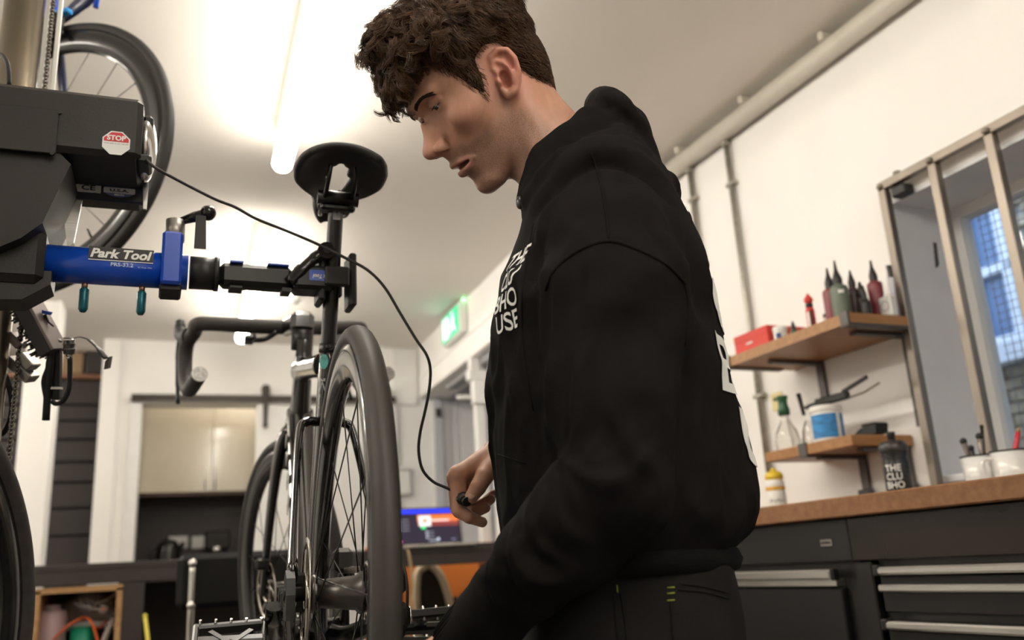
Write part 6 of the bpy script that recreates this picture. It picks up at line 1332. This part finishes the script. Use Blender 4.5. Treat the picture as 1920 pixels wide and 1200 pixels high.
# ------------------------------------------------------------------ sweatshirt
g = G((-.13,-.33,.715), (.36,.34,1.54), .0048)
tz = np.array([.80,.835,.848,.862,.88,.905,.95,1.0,1.06,1.126,1.19,1.257,1.31,1.36,1.40,1.44])
taf = np.array([.03,.026,.018,.006,.0,-.004,-.006,-.010,-.010,-.004,.010,.030,.048,.075,.10,.13])
tab = np.array([.245,.252,.262,.276,.289,.296,.293,.289,.285,.281,.276,.260,.244,.225,.215,.20])
thw = np.array([.150,.155,.160,.168,.174,.178,.180,.182,.186,.190,.190,.182,.160,.125,.095,.07])
zz_ = g.ax[2]; aF = np.interp(zz_, tz, taf); aB = np.interp(zz_, tz, tab); hw = np.interp(zz_, tz, thw)
def sm1(v, n=5): k_ = np.ones(n)/n; return np.convolve(np.pad(v, n//2, 'edge'), k_, 'valid')
aF, aB, hw = (sm1(q, 7).astype(f32)[None,None,:] for q in (aF, aB, hw)); ac = (aF+aB)/2; hd = (aB-aF)/2
u_, v_ = (g.x-ac)/hd, g.y/hw; rr = (np.abs(u_)**2.3+np.abs(v_)**2.3)**(1/2.3); f = (rr-1)*np.minimum(hd, hw)*np.ones_like(g.x)
# folds hanging in the body
f = f+.0035*np.sin(46*g.x+16*g.z+3*np.sin(9*g.z+8*g.y))*np.clip((1.3-g.z)/.1, 0, 1)*np.clip((g.z-.86)/.06, 0, 1)+.003*np.sin(40*g.y-26*g.z+2*np.sin(14*g.z))*np.clip((1.25-g.z)/.1, 0, 1)*np.clip((g.z-.86)/.05, 0, 1)
f = np.maximum(np.maximum(f, .842-g.z), g.z-1.405)
def sleeve(g, S_, E2_, W_, near):
    d = chain(g, [np.array((.145,S_[1]*.50,1.262)), np.array((.142,S_[1]*.86,1.205)), S_], [.062,.072,.079], .02)
    return smin(d, chain(g, [S_, S_+(E2_-S_)*.55, E2_], [.080,.068,.053], .02), .03), chain(g, [E2_, E2_+(W_-E2_)*.35, E2_+(W_-E2_)*.8, W_], [.053,.052,.040,.033], .01)
S1, E1, C1 = np.array((.137,.158,1.13)), np.array((.118,.205,.925)), W2B(CUFF)
up_, fo_ = sleeve(g, S1, E1, C1, True)
dv = C1-E1; L1_ = np.linalg.norm(dv); tt_ = ((g.x-E1[0])*dv[0]+(g.y-E1[1])*dv[1]+(g.z-E1[2])*dv[2])/L1_**2
fo_ = fo_+.0030*np.sin(30*tt_+22*(g.z-.85)+14*g.y)*np.clip(1-tt_*.9, 0, 1)*np.clip(tt_+.4, 0, 1)
arm = smin(up_, fo_, .016)
arm = arm+.003*np.sin(55*g.x-30*g.z+2*np.sin(20*g.z))*np.clip((1.2-g.z)/.1, 0, 1)
# cuff cut
cd = nrm(dv); arm = np.maximum(arm, (g.x-C1[0])*cd[0]+(g.y-C1[1])*cd[1]+(g.z-C1[2])*cd[2])
f = smin(f, arm, .014)
C2_ = WRR+(ELR-WRR)*.22; C2_ = np.array((max(C2_[0], .018), C2_[1], C2_[2]))
u2, f2s = sleeve(g, np.array((.137,-.158,1.13)), ELR, C2_, False); d2_ = nrm(C2_-ELR)
a2_ = np.maximum(smin(u2, f2s, .016), (g.x-C2_[0])*d2_[0]+(g.y-C2_[1])*d2_[1]+(g.z-C2_[2])*d2_[2]); f = smin(f, a2_, .014)
# hood: rolled edge round the neck and the bag lying on the back
def bpw(px, py, w_): return W2B(onplane(px, py, P0+EW*w_, EW))
def both(L): n_ = [bpw(*q) for q in L]; return n_+[q*np.array((1,-1,1)) for q in n_[::-1]][(1 if L[-1][2] == 0 else 0):]
lp = both([(1000,372,.0),(1010,357,.045),(1034,316,.07),(1070,264,.08),(1106,232,.07),(1132,218,.035),(1140,214,0)])
hood = chain(g, lp, np.interp(np.linspace(0, 1, len(lp)), [0,.25,.5,.75,1], [.020,.023,.021,.023,.020]), .010)
hood = smin(hood, ell(g, (.188,0,1.398), (.088,.105,.030), np.stack([nrm((.5,0,-.87)), Y, nrm((.87,0,.5))])), .014)
hood = smin(hood, ell(g, bpw(1184,262,0), (.024,.075,.024)), .014)
lq = both([(1004,374,.065),(1030,342,.10),(1072,304,.124),(1125,286,.13),(1178,298,.122),(1220,330,.09),(1242,352,.045),(1248,358,0)])
hood = smin(hood, chain(g, lq, [.021]*len(lq), .010), .010)
hood = smin(hood, ell(g, (.12,0,1.36), (.075,.095,.05)), .02)
hood = hood+.0012*np.sin(60*g.x+50*g.z+20*g.y)
f = smin(f, hood, .006)
# open neck
NBb, NAb = np.array((.155,0,1.30)), W2B(H2W(NA))
f = smax(f, -cap(g, NBb+(NAb-NBb)*.45, NAb+(NAb-NBb)*.25, .057, .060), .006)
SVv, SFf = nets(g, f); SVv = smooth_mesh(SVv, SFf, 2)
# drape: ridged folds pushed along the surface normal, gathered at the elbow and waist
def vnorm(V, F):
    n_ = np.cross(V[F[:,2]]-V[F[:,0]], V[F[:,3]]-V[F[:,1]]); out = np.zeros_like(V)
    for k in range(4): np.add.at(out, F[:,k], n_)
    return out/np.maximum(np.linalg.norm(out, axis=1)[:,None], 1e-12)
def folds(V, N):
    D = np.zeros(len(V)); ef = (C1-E1); efl = np.linalg.norm(ef); efn = ef/efl; ua = nrm(E1-S1)
    cr = bpw(1056,866,.2)                                   # crook of the elbow: folds fan out from here
    for i, p in enumerate(V):
        nz = mnoise.noise(Vector((p[0]*6, p[1]*6+3, p[2]*4)))
        t = (p-E1)@efn/efl; perp = np.linalg.norm((p-E1)-efn*((p-E1)@efn)); wf = max(0, min(1, (.085-perp)/.02))*max(0, min(1, (t+.35)/.3)) if p[1] > .03 else 0
        tz_ = max(0, min(1, (1.27-p[2])/.12))*max(0, min(1, (p[2]-.85)/.03))
        q = Vector((p[0]*13+nz*1.6, p[1]*11+nz, p[2]*4.2+p[0]*5)); r1 = 1-abs(mnoise.noise(q))*2.2
        q2 = Vector((p[0]*26+5+nz*2, p[1]*22, p[2]*12-p[0]*9)); r2 = 1-abs(mnoise.noise(q2))*2.2
        d = (.0075*max(r1, -.2)**2*(1 if r1 > 0 else 0)+.0028*max(r2, 0)**2)*tz_*(1-wf)
        if wf > 0:
            rc = np.linalg.norm(p-cr); an = math.atan2(p[2]-cr[2], p[0]-cr[0])
            u1 = t*efl*26+an*2.4+nz*2.2; r3 = 1-abs(mnoise.noise(Vector((u1*.62, p[1]*5, an*.6+nz))))*2.2; r4 = 1-abs(mnoise.noise(Vector((u1*1.3+7, p[1]*9, an))))*2.2
            d += wf*(.0085*max(r3, 0)**2+.003*max(r4, 0)**2)*max(.15, min(1, 1.15-t))
        if p[2] > 1.27: r5 = 1-abs(mnoise.noise(Vector((p[0]*16+p[2]*10, p[1]*7, p[2]*16-p[0]*8))))*2.2; d += .0035*max(r5, 0)**2*min(1, (p[2]-1.27)/.05)
        D[i] = d
    return D
SN = vnorm(SVv, SFf); SVv = SVv+SN*(folds(SVv, SN)-.002)[:,None]; SVv = smooth_mesh(SVv, SFf, 1, .5)
# creases and ridges where the cloth breaks: under the hood, round the elbow, down the chest and the sleeve
def crease(V, N, lines):
    bv_ = BVHTree.FromPolygons([Vector(p) for p in B2W(V)], [tuple(map(int, q)) for q in SFf]); D = np.zeros(len(V))
    for L, amp, wd, off in lines:
        P = []
        for q in smoothpath([(p[0], p[1], 0) for p in L], 8):
            h_ = bv_.ray_cast(Vector(CAMO), Vector(ray(q[0], q[1])))
            if h_[0] is not None: P.append(W2B(np.array(h_[0])))
        if len(P) < 3: continue
        P = np.array(P); tp_ = np.sin(np.linspace(.12, PI-.12, len(P)))**.5
        for sgn in ((1,-1) if off else (1,)):
            Q = P*np.array((1,sgn,1)); lo, hi = Q.min(0)-wd*3, Q.max(0)+wd*3; I = np.where(np.all((V > lo) & (V < hi), 1))[0]
            d2 = ((V[I][:,None]-Q[None])**2).sum(-1); k = d2.argmin(1); D[I] += amp*tp_[k]*np.exp(-d2[np.arange(len(I)), k]/wd**2)
    return V+N*D[:,None]
CREASE = [([(1006,398),(1036,366),(1078,322),(1128,304),(1182,314),(1228,348),(1258,380)], -.011, .008, 1), ([(1000,380),(1030,345),(1075,298),(1130,280),(1190,292),(1236,328),(1262,356)], .007, .012, 1),
    ([(1010,335),(1050,280),(1100,245),(1150,232)], -.007, .008, 1), ([(1062,222),(1110,190),(1165,190),(1205,232)], .004, .010, 1), ([(1120,232),(1170,222),(1205,250)], -.006, .008, 1),
    ([(1058,862),(1020,905),(996,950),(985,1005)], .006, .008, 0), ([(1050,880),(1040,930),(1060,985),(1110,1020)], .006, .009, 0), ([(1030,915),(1012,965),(1022,1010),(1070,1050)], -.006, .008, 0), ([(968,985),(960,1030),(985,1075),(1040,1100)], .006, .008, 0), ([(945,1020),(945,1065),(968,1115),(1015,1150)], -.006, .008, 0), ([(985,990),(1000,1040),(1050,1075)], -.006, .007, 0),
    ([(1160,770),(1185,830),(1222,890),(1218,960),(1200,1010)], .006, .009, 0), ([(1130,800),(1160,860),(1190,905)], -.005, .009, 0), ([(1005,425),(985,520),(982,620),(1000,730),(1020,790)], .005, .007, 0), ([(1025,420),(1004,520),(1000,620),(1012,700)], -.007, .009, 0), ([(960,520),(950,640),(965,750),(985,830)], .004, .008, 0),
    ([(1200,330),(1245,420),(1280,500)], .004, .010, 0), ([(1170,330),(1215,420),(1262,500)], -.004, .010, 0), ([(1060,330),(1020,400),(1005,470)], .004, .009, 0), ([(1090,640),(1100,760),(1085,860)], .004, .012, 0), ([(1290,640),(1300,780),(1290,900)], .004, .012, 0)]
SVv = crease(SVv, vnorm(SVv, SFf), CREASE); SVv = smooth_mesh(SVv, SFf, 1, .4)
m_hood = M('black_fleece', (.0098,.0086,.0086), .95, var=.18, scale=40, bump=.35, bscale=900, sheen=.0, spec=.08)
shirt = fast_mesh('sweatshirt', B2W(SVv), SFf, m_hood, man)
bvh = BVHTree.FromPolygons([Vector(p) for p in SVv], [tuple(map(int, q)) for q in SFf])
def shoot(o, d):
    h_ = bvh.ray_cast(Vector(o), Vector(d)); return None if h_[0] is None else np.array(h_[0])
def ptext(body_, name, wc, zc, height, width, front, **kw):
    def wr(x_, y_):
        o = np.array((-.35 if front else .6, wc+(x_ if front else -x_), zc+y_)); d = np.array((1.,0,0)) if front else np.array((-1.,0,0)); p = shoot(o, d)
        if p is None: p = np.array((.1,o[1],o[2]))
        return B2W(p-d*.0018)
    return text(name, body_, m_letter, man, None, None, None, height, width, wrap=wr, bold=.015, **kw)
# chest and back print, seams, trousers, shoes
ptext('THE\nCLU\nBHO\nUSE', 'chest_print', .118, 1.165, .10, .046, True, line=.85, fine=.09)
ptext('THE\nCLU\nBHO\nUSE', 'back_print', -.03, 1.105, .32, .32, False, line=.85, fine=.05)
bvw = BVHTree.FromPolygons([Vector(p) for p in B2W(SVv)], [tuple(map(int, q)) for q in SFf])
def on_shirt(L, r=.0013, name='seam', mat=None, n=6, sink=.0006):
    P = []
    for q in smoothpath([(p[0], p[1], 0) for p in L], n):
        h_ = bvw.ray_cast(Vector(CAMO), Vector(ray(q[0], q[1])))
        if h_[0] is not None: P.append(np.array(h_[0])-ray(q[0], q[1])*sink)
    if len(P) > 2: MB().tube(P, r, 6).build(name, mat or m_hood, shirt)
on_shirt([(1108,285),(1125,340),(1136,400),(1142,450)])
on_shirt([(1022,545),(1040,505),(1085,470),(1142,452),(1200,470),(1250,497),(1284,530)], .0022)
on_shirt([(1284,530),(1290,580),(1284,650)], .0013)
on_shirt([(1000,420),(982,520),(978,600),(985,680),(1000,770)], .0010)
on_shirt([(934,852),(958,860),(985,868)], .0010)
on_shirt([(916,1050),(912,1090),(925,1130)], .0012)
tag(MB().ball(H2W(W2H(B2W(bpw(975,380,.02)))), .006, 10, (1,1,1.6)).build('cord_end', M('cord_tip', (.08,.08,.085), .3, .5), man))
g = G((-.06,-.26,-.01), (.36,.26,.90), .007)
tz = np.array([.0,.70,.745,.775,.807,.84,.87,.9]); taf = np.array([.02,.02,.016,.014,.016,.022,.03,.04]); tab = np.array([.262,.262,.266,.271,.268,.264,.26,.25]); thw = np.array([.165,.168,.168,.168,.165,.16,.155,.15])
aF, aB, hw = (sm1(np.interp(g.ax[2], tz, q), 5).astype(f32)[None,None,:] for q in (taf, tab, thw)); ac = (aF+aB)/2; hd = (aB-aF)/2
f = (((np.abs((g.x-ac)/hd)**2.4+np.abs(g.y/hw)**2.4)**(1/2.4))-1)*np.minimum(hd, hw); f = np.maximum(f, np.maximum(.70-g.z, g.z-.88))
for s in (-1,1): f = smin(f, chain(g, [(.142,s*.085,.74), (.13,s*.098,.44), (.15,s*.105,.06)], [.092,.075,.066]), .03)
f = np.maximum(f, .045-g.z)+.003*np.sin(50*g.x+40*g.z)*np.sin(40*g.y)
TV, TF = nets(g, f); TV = smooth_mesh(TV, TF, 2)
m_tr = M('black_work_twill', (.0085,.0075,.0077), .85, var=.15, scale=60, bump=.3, bscale=700, spec=.2)
tro = fast_mesh('trousers', B2W(TV), TF, m_tr, man)
bvt = BVHTree.FromPolygons([Vector(p) for p in B2W(TV)], [tuple(map(int, q)) for q in TF])
def on_tr(L, r, name, mat):
    P = []
    for q in L:
        h_ = bvt.ray_cast(Vector(CAMO), Vector(ray(q[0], q[1])))
        if h_[0] is not None: P.append(np.array(h_[0])-ray(*q)*.001)
    if len(P) > 1: MB().tube(P, r, 6).build(name, mat, tro)
m_st = M('lime_thread', (.30,.36,.03), .7)
for yy in (1101,1112,1125): on_tr([(1251,yy+1),(1265,yy)], .0007, 'stitch', m_st)
on_tr([(1157,1097),(1158,1111)], .0006, 'stitch', m_st)
for L in ([(1275,1094),(1320,1100),(1368,1112)], [(1272,1106),(1320,1110),(1366,1122)], [(1258,1130),(1262,1200)], [(1164,1115),(1172,1160),(1176,1200)], [(1152,1115),(1158,1200)]): on_tr([tuple(q[:2]) for q in smoothpath([(p[0],p[1],0) for p in L], 5)], .001, 'seam', m_tr)
for s in (-1,1):
    c = B2W(np.array((.09,s*.11,0))); fd_ = -EB
    sh = MB().tube(smoothpath([c+EB*.09+Z*.06, c+EB*.05+Z*.065, c-EB*.03+Z*.055, c-EB*.11+Z*.04, c-EB*.16+Z*.034], 5), [.04]*8+[.044]*6+[.036]*5+[.026]*2, 14, flat=.95).build('shoe', m_blackp, man)
    MB().tube([c+EB*.115+Z*.016, c+Z*.014, c-EB*.16+Z*.014], [.036,.045,.03], 12, flat=.33, up=np.cross(EB, Z)).build('sole', m_wp if 'm_wp' in globals() else m_letter, sh)
# ribbed hem and cuff bands
m_rib = M('black_rib_knit', (.0065,.006,.006), .9, var=.2, bump=.5, bscale=500, spec=.1)
P = [B2W(np.array((.142+.122*math.cos(t_)*1.0, .157*math.sin(t_), .846))) for t_ in np.linspace(0, 2*PI, 49)[:-1]]
MB().tube(P, .016, 8, closed=True).build('hem_rib', m_rib, shirt)
cw = B2W(C1); cdw = nrm(B2W(C1)-B2W(E1)); cp = [cw-cdw*.055+cdw*q for q in (0,.02,.04,.056)]
MB().tube(cp, [.0375,.0365,.0345,.0325], 24).build('cuff_rib', m_rib, shirt)
ux_ = nrm(np.cross(cdw, Z)); uy_ = np.cross(cdw, ux_)
for k in range(36):
    a_ = 2*PI*k/36; d_ = math.cos(a_)*ux_+math.sin(a_)*uy_; MB().tube([cp[0]+d_*.0375, cp[2]+d_*.0347, cp[3]+d_*.0325], .0014, 5).build('rib', m_rib, shirt)
# thumbnail of the far hand
tn = atd(886,930,1.308); n_t = nrm(CAMO-tn+Z*.25); u_t = nrm(atd(896,914,1.312)-atd(884,932,1.308)); u_t = nrm(u_t-n_t*(u_t@n_t)); v_t = np.cross(n_t, u_t)
MB().ball(tn+n_t*.0082, .0062, 14, (1.15,.85,.28), np.stack([u_t, v_t, n_t])).build('thumbnail', M('nail', (.62,.38,.29), .3, coat=.3), man)
